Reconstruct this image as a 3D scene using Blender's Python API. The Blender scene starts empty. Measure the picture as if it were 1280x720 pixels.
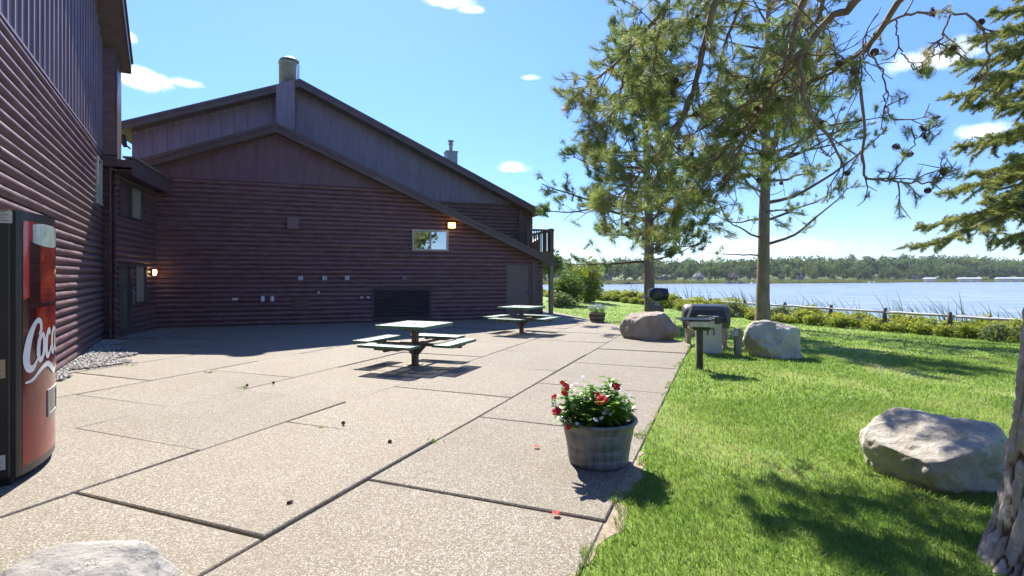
import bpy, bmesh, math, random
import numpy as np
from mathutils import Vector, Matrix, noise as mnoise

R = math.radians
scene = bpy.context.scene
COL = scene.collection
rng = np.random.default_rng(7)
random.seed(7)

# ------------------------------------------------------------------ camera, sun, sky
EYE, FPX, HOR = 1.6, 663.0, 345.0
SUN_AZ, SUN_EL = -18.0, 45.0

def at(px, py, d):
    """point seen at (px, py) of the 1280-wide view, d metres ahead"""
    return np.array([(px - 640) / FPX * d, d, EYE - (py - HOR) / FPX * d])

cam = bpy.data.cameras.new('camera')
cam.sensor_width = 36.0
cam.lens = FPX / 1280 * 36
cam.shift_y = -(360 - HOR) / 1280
cam.clip_start, cam.clip_end = 0.05, 6000
co = bpy.data.objects.new('camera', cam)
co.location = (0, 0, EYE)
co.rotation_euler = (R(90), 0, 0)
COL.objects.link(co)
scene.camera = co

sl = bpy.data.lights.new('sun', 'SUN')
sl.energy = 4.4
sl.angle = R(0.5)
sl.color = (1.0, 0.94, 0.85)
so = bpy.data.objects.new('sun', sl)
a, e = R(SUN_AZ), R(SUN_EL)
sd = Vector((math.sin(a) * math.cos(e), math.cos(a) * math.cos(e), math.sin(e)))
so.rotation_euler = (-sd).to_track_quat('-Z', 'Y').to_euler()
so.location = (0, 0, 30)
COL.objects.link(so)

scene.render.engine = 'CYCLES'
scene.cycles.use_denoising = True
scene.cycles.max_bounces = 6
scene.cycles.transparent_max_bounces = 12
scene.cycles.caustics_reflective = False
scene.cycles.caustics_refractive = False
scene.view_settings.view_transform = 'Standard'
scene.view_settings.look = 'None'
scene.view_settings.exposure = 1.52
scene.view_settings.gamma = 1.0

# ------------------------------------------------------------------ node helpers
class NT:
    def __init__(self, nt):
        self.nt = nt
    def n(self, typ, props=None, **inp):
        nd = self.nt.nodes.new(typ)
        for k, v in (props or {}).items():
            setattr(nd, k, v)
        for k, v in inp.items():
            key = int(k[1:]) if k[0] == 'i' and k[1:].isdigit() else k.replace('_', ' ')
            s = nd.inputs[key]
            if isinstance(v, bpy.types.NodeSocket):
                self.nt.links.new(v, s)
            elif isinstance(v, (tuple, list)) and len(v) == 3 and s.type == 'RGBA':
                s.default_value = (*v, 1)
            else:
                s.default_value = v
        return nd
    def math(self, op, a, b=0.0, c=None, clamp=False):
        nd = self.n('ShaderNodeMath', {'operation': op, 'use_clamp': clamp}, i0=a, i1=b)
        if c is not None:
            if isinstance(c, bpy.types.NodeSocket): self.nt.links.new(c, nd.inputs[2])
            else: nd.inputs[2].default_value = c
        return nd.outputs[0]
    def vmath(self, op, a, b=None):
        nd = self.n('ShaderNodeVectorMath', {'operation': op}, i0=a)
        if b is not None:
            if isinstance(b, bpy.types.NodeSocket): self.nt.links.new(b, nd.inputs[1])
            else: nd.inputs[1].default_value = b
        return nd
    def mix(self, f, a, b, mode='MIX'):
        nd = self.nt.nodes.new('ShaderNodeMix')
        nd.data_type = 'RGBA'; nd.blend_type = mode
        for s, v in ((nd.inputs['Factor'], f), (nd.inputs[6], a), (nd.inputs[7], b)):
            if isinstance(v, bpy.types.NodeSocket): self.nt.links.new(v, s)
            elif isinstance(v, (tuple, list)): s.default_value = (*v[:3], 1)
            else: s.default_value = v
        return nd.outputs[2]
    def ramp(self, f, lo, hi):
        return self.n('ShaderNodeMapRange', {'interpolation_type': 'SMOOTHSTEP'}, Value=f, From_Min=lo, From_Max=hi).outputs[0]
    def noise(self, vec, scale, detail=4.0, rough=0.55):
        return self.n('ShaderNodeTexNoise', None, Vector=vec, Scale=scale, Detail=detail, Roughness=rough).outputs['Fac']
    def link(self, a, b):
        self.nt.links.new(a, b)

def new_mat(name):
    m = bpy.data.materials.new(name)
    m.use_nodes = True
    m.node_tree.nodes.clear()
    t = NT(m.node_tree)
    out = t.n('ShaderNodeOutputMaterial')
    return m, t, out

def coords(t, kind='Object', scale=(1, 1, 1)):
    c = t.n('ShaderNodeTexCoord').outputs[kind]
    if scale != (1, 1, 1):
        c = t.n('ShaderNodeMapping', None, Vector=c, Scale=scale).outputs[0]
    return c

def pm(name, c1, c2=None, scale=4.0, rough=0.6, bump=0.0, bscale=30.0, stretch=(1, 1, 1), metallic=0.0,
       spec=0.5, wear=None, wear_scale=3.0, wear_lo=0.58, wear_hi=0.7, coat=0.0, bdist=0.01, rough2=None):
    """painted / weathered surface: two tones by noise, optional wear patches, optional bump"""
    m, t, out = new_mat(name)
    v = coords(t, 'Object', stretch)
    n1 = t.noise(v, scale, 5)
    f = t.ramp(n1, 0.32, 0.68)
    col = t.mix(f, c1, c2 or c1)
    if wear:
        n2 = t.noise(v, wear_scale, 7, 0.65)
        col = t.mix(t.ramp(n2, wear_lo, wear_hi), col, wear)
    b = t.n('ShaderNodeBsdfPrincipled', None, Base_Color=col, Roughness=rough, Metallic=metallic)
    b.inputs['Specular IOR Level'].default_value = spec
    b.inputs['Coat Weight'].default_value = coat
    if rough2 is not None:
        r = t.n('ShaderNodeMapRange', None, Value=n1, From_Min=0.3, From_Max=0.7, To_Min=rough, To_Max=rough2).outputs[0]
        t.link(r, b.inputs['Roughness'])
    if bump > 0:
        h = t.noise(v, bscale, 6, 0.6)
        bn = t.n('ShaderNodeBump', None, Strength=bump, Distance=bdist, Height=h)
        t.link(bn.outputs[0], b.inputs['Normal'])
    t.link(b.outputs[0], out.inputs[0])
    return m

def leaf_mat(name, c1, c2, transl=0.35, rough=0.5, spec=0.3, c3=None):
    m, t, out = new_mat(name)
    at_ = t.n('ShaderNodeAttribute', {'attribute_name': 'tint'}).outputs['Fac']
    col = t.mix(at_, c1, c2)
    if c3:
        col = t.mix(t.ramp(at_, 0.88, 0.97), col, c3)
    b = t.n('ShaderNodeBsdfPrincipled', None, Base_Color=col, Roughness=rough)
    b.inputs['Specular IOR Level'].default_value = spec
    tr = t.n('ShaderNodeBsdfTranslucent', None, Color=t.mix(0.5, col, t.mix(1.0, col, (1.0, 1.0, 0.35), 'MULTIPLY')))
    mx = t.n('ShaderNodeMixShader', None, i0=transl, i1=b.outputs[0], i2=tr.outputs[0])
    t.link(mx.outputs[0], out.inputs[0])
    return m

# ------------------------------------------------------------------ object helpers
def tag(o, label=None, cat=None, group=None, kind=None):
    if label: o['label'] = label
    if cat: o['category'] = cat
    if group: o['group'] = group
    if kind: o['kind'] = kind
    return o

def empty(name, loc, label, cat, group=None, rz=0.0):
    o = bpy.data.objects.new(name, None)
    o.empty_display_size = 0.2
    o.location = loc
    o.rotation_euler = (0, 0, rz)
    COL.objects.link(o)
    return tag(o, label, cat, group)

def root_loc(p):
    loc = Vector((0, 0, 0))
    while p is not None:
        loc = loc + Vector(p.location)
        p = p.parent
    return np.array(loc)

def link_mesh(name, me, mat, parent=None):
    o = bpy.data.objects.new(name, me)
    if mat: me.materials.append(mat)
    o.parent = parent
    COL.objects.link(o)
    return o

def np_mesh(name, V, F, mat, parent=None, smooth=False, tint=None, local=False):
    V = np.asarray(V, dtype=np.float64).reshape(-1, 3)
    F = np.asarray(F, dtype=np.int32)
    if parent is not None and not local:
        V = V - root_loc(parent)
    m, k = F.shape
    me = bpy.data.meshes.new(name)
    me.vertices.add(len(V)); me.vertices.foreach_set('co', V.astype(np.float32).ravel())
    me.loops.add(m * k); me.loops.foreach_set('vertex_index', F.ravel())
    me.polygons.add(m); me.polygons.foreach_set('loop_start', np.arange(m, dtype=np.int32) * k)
    if smooth: me.polygons.foreach_set('use_smooth', np.ones(m, dtype=bool))
    if tint is not None:
        at_ = me.attributes.new('tint', 'FLOAT', 'POINT')
        at_.data.foreach_set('value', np.asarray(tint, dtype=np.float32))
    me.update(calc_edges=True)
    me.validate()
    return link_mesh(name, me, mat, parent)

class MB:
    """collects boxes, prisms, tubes, lathes; xf maps local (t, n, z) to the world"""
    def __init__(self, xf=None):
        self.v, self.f, self.s = [], [], []
        self.xf = xf or (lambda p: p)
    def add(self, vs, fs, smooth=False):
        b = len(self.v)
        self.v += [tuple(self.xf(p)) for p in vs]
        for f in fs:
            self.f.append([b + i for i in f]); self.s.append(smooth)
        return self
    def box(self, x0, x1, y0, y1, z0, z1):
        vs = [(x, y, z) for x in (x0, x1) for y in (y0, y1) for z in (z0, z1)]
        return self.add(vs, [(0, 1, 3, 2), (4, 6, 7, 5), (0, 4, 5, 1), (2, 3, 7, 6), (0, 2, 6, 4), (1, 5, 7, 3)])
    def bbox(self, x0, x1, y0, y1, z0, z1, b=0.01):
        """box with chamfered edges"""
        bm = bmesh.new()
        bmesh.ops.create_cube(bm, size=1)
        for v in bm.verts:
            v.co = ((x0 + x1) / 2 + v.co.x * (x1 - x0), (y0 + y1) / 2 + v.co.y * (y1 - y0), (z0 + z1) / 2 + v.co.z * (z1 - z0))
        bmesh.ops.bevel(bm, geom=bm.edges[:], offset=b, segments=2, profile=0.6, affect='EDGES')
        bm.verts.index_update()
        self.add([tuple(v.co) for v in bm.verts], [[v.index for v in f.verts] for f in bm.faces])
        bm.free()
        return self
    def prism(self, poly, n0, n1):
        """poly in (t, z), extruded from n0 to n1"""
        k = len(poly)
        vs = [(t, n0, z) for t, z in poly] + [(t, n1, z) for t, z in poly]
        fs = [list(range(k)), list(range(2 * k - 1, k - 1, -1))]
        fs += [(i, i + k, (i + 1) % k + k, (i + 1) % k) for i in range(k)]
        return self.add(vs, fs)
    def tube(self, pts, radii, seg=8, smooth=True, cap=True, twist=0.0):
        V, F = tube_np(pts, radii, seg)
        fs = [list(q) for q in F]
        if cap:
            k = len(pts)
            fs += [list(range(seg - 1, -1, -1)), list(range((k - 1) * seg, k * seg))]
        return self.add([tuple(p) for p in V], fs, smooth)
    def cyl(self, c0, c1, r, seg=16, r1=None, smooth=True):
        return self.tube([c0, c1], [r, r if r1 is None else r1], seg, smooth)
    def lathe(self, prof, seg=32, c=(0, 0), smooth=True, cap=True):
        k = len(prof)
        vs = [(c[0] + r * math.cos(2 * math.pi * j / seg), c[1] + r * math.sin(2 * math.pi * j / seg), z) for r, z in prof for j in range(seg)]
        fs = [(i * seg + j, i * seg + (j + 1) % seg, (i + 1) * seg + (j + 1) % seg, (i + 1) * seg + j) for i in range(k - 1) for j in range(seg)]
        if cap:
            fs += [list(range(seg - 1, -1, -1)), list(range((k - 1) * seg, k * seg))]
        return self.add(vs, fs, smooth)
    def build(self, name, mat, parent=None, local=False):
        V = np.array(self.v, dtype=float)
        if parent is not None and not local:
            V = V - root_loc(parent)
        me = bpy.data.meshes.new(name)
        me.from_pydata([tuple(p) for p in V], [], self.f)
        me.polygons.foreach_set('use_smooth', self.s)
        bm = bmesh.new(); bm.from_mesh(me)
        bmesh.ops.recalc_face_normals(bm, faces=bm.faces[:])
        bm.to_mesh(me); bm.free()
        me.update()
        return link_mesh(name, me, mat, parent)

def tube_np(pts, radii, seg=6):
    P = np.asarray(pts, float); k = len(P)
    T = np.gradient(P, axis=0)
    T /= np.linalg.norm(T, axis=1)[:, None] + 1e-9
    up = np.array([0.0, 0.0, 1.0]) if abs(T[0, 2]) < 0.9 else np.array([1.0, 0, 0])
    V = np.zeros((k, seg, 3))
    ang = np.arange(seg) * 2 * np.pi / seg
    u = np.cross(T[0], up); u /= np.linalg.norm(u)
    for i in range(k):
        u = u - T[i] * (u @ T[i]); u /= np.linalg.norm(u) + 1e-9
        w = np.cross(T[i], u)
        V[i] = P[i] + radii[i] * (np.cos(ang)[:, None] * u + np.sin(ang)[:, None] * w)
    F = []
    for i in range(k - 1):
        j = np.arange(seg); j2 = (j + 1) % seg
        F.append(np.stack([i * seg + j, i * seg + j2, (i + 1) * seg + j2, (i + 1) * seg + j], 1))
    return V.reshape(-1, 3), np.concatenate(F)

class Tubes:
    def __init__(self): self.V, self.F, self.n = [], [], 0
    def add(self, pts, radii, seg=5):
        V, F = tube_np(pts, radii, seg)
        self.V.append(V); self.F.append(F + self.n); self.n += len(V)
    def build(self, name, mat, parent, local=False):
        return np_mesh(name, np.concatenate(self.V), np.concatenate(self.F), mat, parent, smooth=True, local=local)

def copy_tree(o, parent=None):
    c = o.copy(); COL.objects.link(c); c.parent = parent
    for ch in [x for x in bpy.data.objects if x.parent is o]:
        copy_tree(ch, c)
    return c

def rand_quads(P, size, r, aspect=0.6, up_bias=0.0, size_jit=0.4):
    """rhombic leaves at points P, random orientation"""
    n = len(P)
    d = r.normal(size=(n, 3)); d[:, 2] += up_bias
    d /= np.linalg.norm(d, axis=1)[:, None]
    q = r.normal(size=(n, 3)); q -= d * np.sum(q * d, 1)[:, None]; q /= np.linalg.norm(q, axis=1)[:, None] + 1e-9
    b = np.cross(d, q)
    s = (size * (1 + size_jit * r.uniform(-1, 1, n)))[:, None]
    V = np.stack([P - q * s, P - b * s * aspect + d * s * .15, P + q * s, P + b * s * aspect + d * s * .15], 1)
    F = np.arange(n * 4).reshape(n, 4)
    return V.reshape(-1, 3), F

def smoothstep(x): x = np.clip(x, 0, 1); return x * x * (3 - 2 * x)

# ------------------------------------------------------------------ world: sky and clouds
world = bpy.data.worlds.new('World')
scene.world = world
world.use_nodes = True
world.node_tree.nodes.clear()
t = NT(world.node_tree)
sky = t.n('ShaderNodeTexSky', {'sky_type': 'NISHITA', 'sun_disc': False, 'sun_elevation': R(SUN_EL), 'sun_rotation': R(SUN_AZ),
                               'altitude': 300.0, 'air_density': 1.0, 'dust_density': 0.1, 'ozone_density': 2.2})
gen = t.n('ShaderNodeTexCoord').outputs['Generated']
sep = t.n('ShaderNodeSeparateXYZ', None, Vector=gen)
az = t.math('ARCTAN2', sep.outputs[0], sep.outputs[1])
el = t.math('ARCSINE', sep.outputs[2])
nz1 = t.noise(gen, 9.0, 7, 0.6)
nz2 = t.noise(gen, 30.0, 6, 0.62)
nz = t.math('ADD', t.math('MULTIPLY', t.math('SUBTRACT', nz1, 0.5), 1.5), t.math('MULTIPLY', t.math('SUBTRACT', nz2, 0.5), 1.3))
total = None
# azimuth, elevation, half-width, half-height (degrees), strength
CLOUDS = [(-35.0, 16.9, 2.9, 1.2, .8), (-36.0, 20.0, 1.4, .75, .75), (-31.6, 17.2, 2.0, .55, .45), (-6.5, 27.2, 2.9, .9, .55), (-4.6, 26.6, 1.6, .6, .45),
          (0.1, 11.5, 1.9, .85, .75), (2.0, 20.5, 1.3, .4, .35), (38.5, 17.8, 3.6, 1.6, .7), (41.5, 11.5, 2.0, .9, .75),
          (24.0, 2.8, 9.0, 1.5, .35), (44.0, 26.0, 3.0, 1.0, .5)]
for ca, ce, wa, we, st in CLOUDS:
    dx = t.math('DIVIDE', t.math('SUBTRACT', az, R(ca)), R(wa))
    dy = t.math('DIVIDE', t.math('SUBTRACT', el, R(ce)), R(we))
    low = t.math('MULTIPLY', t.math('LESS_THAN', dy, 0.0), 0.8)
    d2 = t.math('ADD', t.math('MULTIPLY', dx, dx), t.math('MULTIPLY', t.math('MULTIPLY', dy, dy), t.math('ADD', 1.0, low)))
    dd = t.math('SQRT', d2)
    m_ = t.ramp(t.math('ADD', t.math('SUBTRACT', 1.0, dd), nz), 0.0, 0.75)
    near = t.ramp(dd, 1.9, 1.0)
    m_ = t.math('MULTIPLY', t.math('MULTIPLY', m_, near), st)
    total = m_ if total is None else t.math('MAXIMUM', total, m_)
elev = t.ramp(el, R(-2), R(30))
skyd = t.mix(1.0, sky.outputs[0], t.mix(elev, (.43, .49, .66), (.76, .77, .98)), 'MULTIPLY')
skyc = t.n('ShaderNodeHueSaturation', None, Hue=0.5, Saturation=1.13, Value=1.0, Fac=1.0, Color=skyd).outputs[0]
cl = t.mix(total, skyc, (7.6, 7.6, 7.9))
bg = t.n('ShaderNodeBackground', None, Color=cl, Strength=0.102)
ow = t.n('ShaderNodeOutputWorld', None, Surface=bg.outputs[0])

# ------------------------------------------------------------------ ground
def terrain(x, y):
    w = .891 * x + .454 * y
    tt = np.clip((w - 7.5) / 17, 0, 1.05)
    z = -.026 - .73 * tt ** 1.4
    z = z + .52 * smoothstep((y - 26) / 12) * tt
    z = z - 3.4 * smoothstep((w - 25.5) / 9)
    return z

def patio_side(x, y):
    """signed distance outside the convex lawn edge of the patio (positive = lawn)"""
    d1 = (.928 * x - .371 * y) + .72
    d2 = ((x - 4.15) * 5.1 + (y - 12.9) * .75) / math.hypot(5.1, .75)
    d3 = ((x - 3.4) * 6.7 + (y - 18.0) * 1.9) / math.hypot(6.7, 1.9)
    return np.maximum(np.maximum(d1, d2), d3)

# lawn: one sheet, near part finer
xs = np.concatenate([np.linspace(-300, -40, 14), np.arange(-38, 60, 1.0), np.linspace(62, 500, 24)])
ys = np.concatenate([np.linspace(-300, -24, 12), np.arange(-22, 90, 1.0), np.linspace(92, 500, 24)])
X, Y = np.meshgrid(xs, ys)
Z = terrain(X, Y)
nx, ny = len(xs), len(ys)
idx = np.arange(nx * ny).reshape(ny, nx)
F = np.stack([idx[:-1, :-1], idx[:-1, 1:], idx[1:, 1:], idx[1:, :-1]], -1).reshape(-1, 4)

m, t, out = new_mat('lawn_grass')
v = coords(t, 'Object')
n1 = t.noise(v, .35, 5); n2 = t.noise(v, 2.2, 5, .6); n3 = t.noise(v, 45, 4, .7)
c = t.mix(t.ramp(n1, .35, .65), (.145, .24, .034), (.195, .275, .05))
c = t.mix(t.math('MULTIPLY', t.ramp(n2, .52, .72), .55), c, (.27, .27, .10))
c = t.mix(t.math('MULTIPLY', t.ramp(n3, .45, .7), .5), c, (.12, .20, .024))
b = t.n('ShaderNodeBsdfPrincipled', None, Base_Color=c, Roughness=.85)
b.inputs['Specular IOR Level'].default_value = .2
bn = t.n('ShaderNodeBump', None, Strength=.6, Distance=.03, Height=n3)
t.link(bn.outputs[0], b.inputs['Normal']); t.link(b.outputs[0], out.inputs[0])
M_LAWN = m
tag(np_mesh('lawn', np.stack([X, Y, Z], -1).reshape(-1, 3), F, M_LAWN, smooth=True), kind='structure')

# grass blades (uncountable: one object per density ring would split one lawn, so all in one mesh)
def grass():
    Vs, Fs, Ts, n0 = [], [], [], 0
    r = np.random.default_rng(3)
    def ring(y0, y1, dens, h, wd, xmax):
        nonlocal n0
        area = (y1 - y0) * (xmax + 1.5)
        n = int(area * dens)
        x = r.uniform(-1.5, xmax, n); y = r.uniform(y0, y1, n)
        ps = patio_side(x, y)
        edge = -.01 + .045 * np.sin(3.1 * y) + .04 * np.sin(7.7 * y + 1) + .03 * np.sin(17 * y + 2) + .13 * np.exp(-((y - 3.5) / .25) ** 2) + .10 * np.exp(-((y - 4.3) / .4) ** 2)
        w = .891 * x + .454 * y
        keep = (ps > edge - .015) & (x < y * 1.25 + 1.2) & (w < 24.5) & (x > y * -.08)
        # worn strip beside the patio and thin spots
        dry = np.array([mnoise.noise((a_ * .8, b_ * .8, 1.3)) for a_, b_ in zip(x[keep], y[keep])])
        x, y, ps = x[keep], y[keep], ps[keep]
        thin = r.uniform(0, 1, len(x)) < np.where(ps < .03, .7, np.clip(.6 + ps * 5, 0, 1)) * np.where(dry > .28, .6, 1)
        x, y, dry = x[thin], y[thin], dry[thin]
        n = len(x); z = np.where(patio_side(x, y) < .02, -.006, terrain(x, y))
        hh = h * r.uniform(.55, 1.35, n)
        a_ = r.uniform(0, 2 * np.pi, n)
        lean = r.uniform(.2, 1.3, n) * hh
        dirx, diry = np.cos(a_), np.sin(a_)
        sx, sy = -np.sin(a_ + r.normal(0, .5, n)), np.cos(a_)
        ww = wd * r.uniform(.6, 1.3, n)
        B1 = np.stack([x - sx * ww, y - sy * ww, z], 1); B2 = np.stack([x + sx * ww, y + sy * ww, z], 1)
        M1 = np.stack([x + dirx * lean * .35 - sx * ww * .7, y + diry * lean * .35 - sy * ww * .7, z + hh * .6], 1)
        M2 = np.stack([x + dirx * lean * .35 + sx * ww * .7, y + diry * lean * .35 + sy * ww * .7, z + hh * .6], 1)
        T_ = np.stack([x + dirx * lean, y + diry * lean, z + hh], 1)
        V = np.stack([B1, B2, M2, M1, T_], 1).reshape(-1, 3)
        base = np.arange(n)[:, None] * 5 + n0
        f1 = base + np.array([[0, 1, 2]]); f2 = base + np.array([[0, 2, 3]]); f3 = base + np.array([[3, 2, 4]])
        Vs.append(V); Fs.append(np.concatenate([f1, f2, f3])); n0 += len(V)
        d2 = np.array([mnoise.noise((a_ * 2.6, b_ * 2.6, 7.3)) for a_, b_ in zip(x, y)])
        tn = np.clip(r.normal(.43, .22, n) + np.clip(dry, -.35, .6) * .85 + d2 * .35, 0, 1)
        Ts.append(np.repeat(tn, 5))
    # worn sandy soil where the lawn meets the slabs
    yy = np.linspace(2.55, 4.9, 48); wv = lambda y: .03 + .12 * np.exp(-((y - 3.5) / .25) ** 2) + .10 * np.exp(-((y - 4.3) / .4) ** 2) + .02 * np.sin(21 * y)
    sv_ = []
    for y in yy:
        xe = (.371 * y - .72 - .03) / .928
        for q in np.linspace(0, 1, 6):
            x = xe + wv(y) * q * 1.1; sv_.append((x, y + .012 * math.sin(q * 9 + y * 30), -.020 + .004 * mnoise.noise((x * 14, y * 14, 0)) - .002 * q))
    k_ = 6; ff = [(i * k_ + j, i * k_ + j + 1, (i + 1) * k_ + j + 1, (i + 1) * k_ + j) for i in range(47) for j in range(5)]
    tag(np_mesh('bare_soil', sv_, np.array(ff), pm('sandy_soil', (.24, .19, .13), (.36, .29, .21), 18, .95, .8, 60), smooth=True), kind='structure')
    ring(2.3, 4.2, 6500, .040, .0022, 6.4)
    ring(4.2, 7.0, 3600, .040, .0032, 9.8)
    ring(7.0, 12.0, 1200, .040, .0055, 16)
    ring(12.0, 20.0, 260, .042, .010, 24)
    ring(20.0, 34.0, 50, .045, .018, 25)
    mat = leaf_mat('grass_blade', (.155, .27, .040), (.31, .395, .10), .42, .55, .3, c3=(.50, .45, .25))
    o = np_mesh('grass', np.concatenate(Vs), np.concatenate(Fs), mat, tint=np.concatenate(Ts))
    tag(o, 'short bright green lawn grass beside the patio', 'grass', kind='stuff')
grass()

# bed of soil below the patio
m = pm('joint_soil', (.14, .095, .06), (.22, .16, .10), 9, .95, .6, 60)
EA = np.array([.371, .928]); EB = np.array([.928, -.371])     # slab axes
def sv(s, v): p = EA * s + EB * v; return p
bed = MB()
pts = [sv(-6, -.735), sv(13.4, -.735), (4.13, 12.9), (3.37, 18.0), (1.47, 24.7), (-20, 25), (-20, -6)]
bed.add([(p[0], p[1], -.019) for p in pts], [list(range(len(pts)))])
tag(bed.build('patio_bed', m), kind='structure')

# exposed aggregate slabs
def clip_half(poly, nx_, ny_, c):
    outp = []
    for i in range(len(poly)):
        p, q = poly[i], poly[(i + 1) % len(poly)]
        dp, dq = p[0] * nx_ + p[1] * ny_ - c, q[0] * nx_ + q[1] * ny_ - c
        if dp <= 0: outp.append(p)
        if dp * dq < 0:
            k = dp / (dp - dq); outp.append((p[0] + (q[0] - p[0]) * k, p[1] + (q[1] - p[1]) * k))
    return outp

m, t, out = new_mat('exposed_aggregate')
v = coords(t, 'Object')
vo = t.n('ShaderNodeTexVoronoi', {'feature': 'F1'}, Vector=v, Scale=112.0, Randomness=1.0)
ve = t.n('ShaderNodeTexVoronoi', {'feature': 'DISTANCE_TO_EDGE'}, Vector=v, Scale=112.0, Randomness=1.0)
sepc = t.n('ShaderNodeSeparateColor', None, Color=vo.outputs['Color'])
peb = t.mix(t.ramp(sepc.outputs[0], .2, .9), (.165, .141, .106), (.385, .348, .278))
peb = t.mix(t.ramp(sepc.outputs[1], .80, .92), peb, (.50, .48, .445))
peb = t.mix(t.ramp(sepc.outputs[2], .84, .95), peb, (.20, .13, .09))
mort = t.ramp(ve.outputs['Distance'], .03, .13)
n1 = t.noise(v, .8, 6, .65); n2 = t.noise(v, 5.0, 5, .6)
isl = t.n('ShaderNodeAttribute', {'attribute_name': 'tint'}).outputs['Fac']
c = t.mix(mort, (.19, .163, .122), peb)
c = t.mix(t.math('MULTIPLY', t.ramp(n1, .45, .75), .5), c, (.24, .205, .158))
c = t.mix(t.math('MULTIPLY', t.ramp(n2, .55, .8), .28), c, (.42, .38, .33))
n5 = t.noise(v, 16, 4, .7); n6 = t.noise(v, .33, 6, .7)
c = t.mix(t.math('MULTIPLY', t.ramp(n5, .68, .78), .55), c, (.10, .085, .068))
c = t.mix(t.math('MULTIPLY', t.ramp(n6, .48, .70), .42), c, (.17, .148, .115))
c = t.mix(1.0, c, t.mix(isl, (.93, .925, .92), (1.05, 1.04, 1.02)), 'MULTIPLY')
b = t.n('ShaderNodeBsdfPrincipled', None, Base_Color=c, Roughness=.8)
b.inputs['Specular IOR Level'].default_value = .35
h = t.math('ADD', t.math('MULTIPLY', mort, 1.0), t.math('MULTIPLY', n2, .4))
bn = t.n('ShaderNodeBump', None, Strength=.6, Distance=.004, Height=h)
t.link(bn.outputs[0], b.inputs['Normal']); t.link(b.outputs[0], out.inputs[0])
M_SLAB = m

V_, F4, T_ = [], [], []
pme = MB(); tints = []
r = np.random.default_rng(11)
edges_v = [-.72] + [-2.6 - 1.85 * k for k in range(0, 10)]
for row in range(len(edges_v) - 1):
    v1, v0 = edges_v[row], edges_v[row + 1]
    off = 1.42 if row % 2 == 0 else 2.44
    for k in range(-5, 16):
        s0, s1 = off + 2.03 * k, off + 2.03 * (k + 1)
        cx, cy = sv((s0 + s1) / 2, (v0 + v1) / 2)
        if cx < -13 or cy < -3 or cy > 29: continue
        g = .0055 + .005 * r.uniform() ; gs = .007 + .007 * r.uniform() ** 2
        poly = [tuple(sv(s0 + gs, v0 + g)), tuple(sv(s1 - gs, v0 + g)), tuple(sv(s1 - gs, v1 - g)), tuple(sv(s0 + gs, v1 - g))]
        n_ = math.hypot(5.1, .75); poly = clip_half(poly, 5.1 / n_, .75 / n_, (4.15 * 5.1 + 12.9 * .75) / n_)
        n_ = math.hypot(6.7, 1.9); poly = clip_half(poly, 6.7 / n_, 1.9 / n_, (3.4 * 6.7 + 18 * 1.9) / n_) if len(poly) > 2 else poly
        if len(poly) < 3: continue
        # uneven, slightly heaved slab: plane with a small random tilt
        z0 = r.normal(0, .004); ta, tb = r.normal(0, .0028), r.normal(0, .0028)
        if row == 1 and k in (0,): z0, ta = .012, .006
        if row == 2 and k in (0, 1): z0, tb = .010, .006
        zz = lambda p: z0 + ta * (p[0] - cx) + tb * (p[1] - cy)
        nn = len(poly); cc = np.mean(poly, axis=0)
        top_in = [tuple(np.array(p) + (cc - p) / np.linalg.norm(cc - p) * .012) for p in poly]
        vs = [(p[0], p[1], zz(p)) for p in top_in] + [(p[0], p[1], zz(p) - .009) for p in poly] + [(p[0], p[1], -.09) for p in poly]
        fs = [list(range(nn))] + [(i, i + nn, (i + 1) % nn + nn, (i + 1) % nn) for i in range(nn)] + [(i + nn, i + 2 * nn, (i + 1) % nn + 2 * nn, (i + 1) % nn + nn) for i in range(nn)]
        pme.add(vs, fs); tints += [r.uniform(0, 1)] * len(vs)
po = pme.build('patio', M_SLAB)
at_ = po.data.attributes.new('tint', 'FLOAT', 'POINT'); at_.data.foreach_set('value', np.array(tints, dtype=np.float32))
tag(po, kind='structure')

# ------------------------------------------------------------------ building materials
M_LOG = pm('brown_log_siding', (.130, .059, .067), (.182, .098, .106), 3, .34, .25, 40, stretch=(1, 1, 3), spec=.5, wear=(.16, .11, .10), wear_scale=14, wear_lo=.66, wear_hi=.8, rough2=.46)
M_BOARD = pm('brown_board_siding', (.125, .066, .090), (.16, .092, .120), 2.5, .5, .25, 25, stretch=(3, 3, .6), spec=.45, wear=(.17, .14, .14), wear_scale=10, wear_lo=.66, wear_hi=.82)
M_BOARD2 = pm('faded_board_siding', (.18, .13, .182), (.225, .172, .235), 2.0, .5, .25, 25, stretch=(3, 3, .6), spec=.45, wear=(.26, .22, .21), wear_scale=7, wear_lo=.66, wear_hi=.82)
M_FASCIA = pm('brown_trim_paint', (.075, .045, .047), (.10, .064, .066), 4, .45, .15, 30, spec=.5)
M_SOFFIT = pm('soffit_board', (.13, .095, .09), (.17, .125, .115), 3, .6, .1, 30)
M_ROOF = pm('dark_shingle', (.06, .055, .055), (.10, .09, .09), 12, .9, .5, 60)
M_DARK = pm('dark_metal', (.018, .018, .02), (.03, .03, .032), 6, .45, .1, 40)
M_BLACK = pm('black_enamel', (.012, .012, .013), (.022, .022, .024), 6, .3, .06, 60, spec=.5)
M_GREYP = pm('light_grey_plastic', (.45, .45, .44), (.55, .55, .54), 8, .5)
M_GALV = pm('galvanised_metal', (.26, .27, .27), (.36, .37, .37), 5, .5, .1, 25, metallic=.3)
M_PEEL = pm('bare_peeled_wood', (.34, .29, .22), (.45, .38, .28), 12, .8)
M_DOORP = pm('brown_door_paint', (.135, .098, .092), (.15, .11, .102), 2, .5, .05, 30)
M_FRAMEC = pm('cream_window_frame', (.40, .37, .33), (.48, .45, .40), 5, .5)
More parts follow.
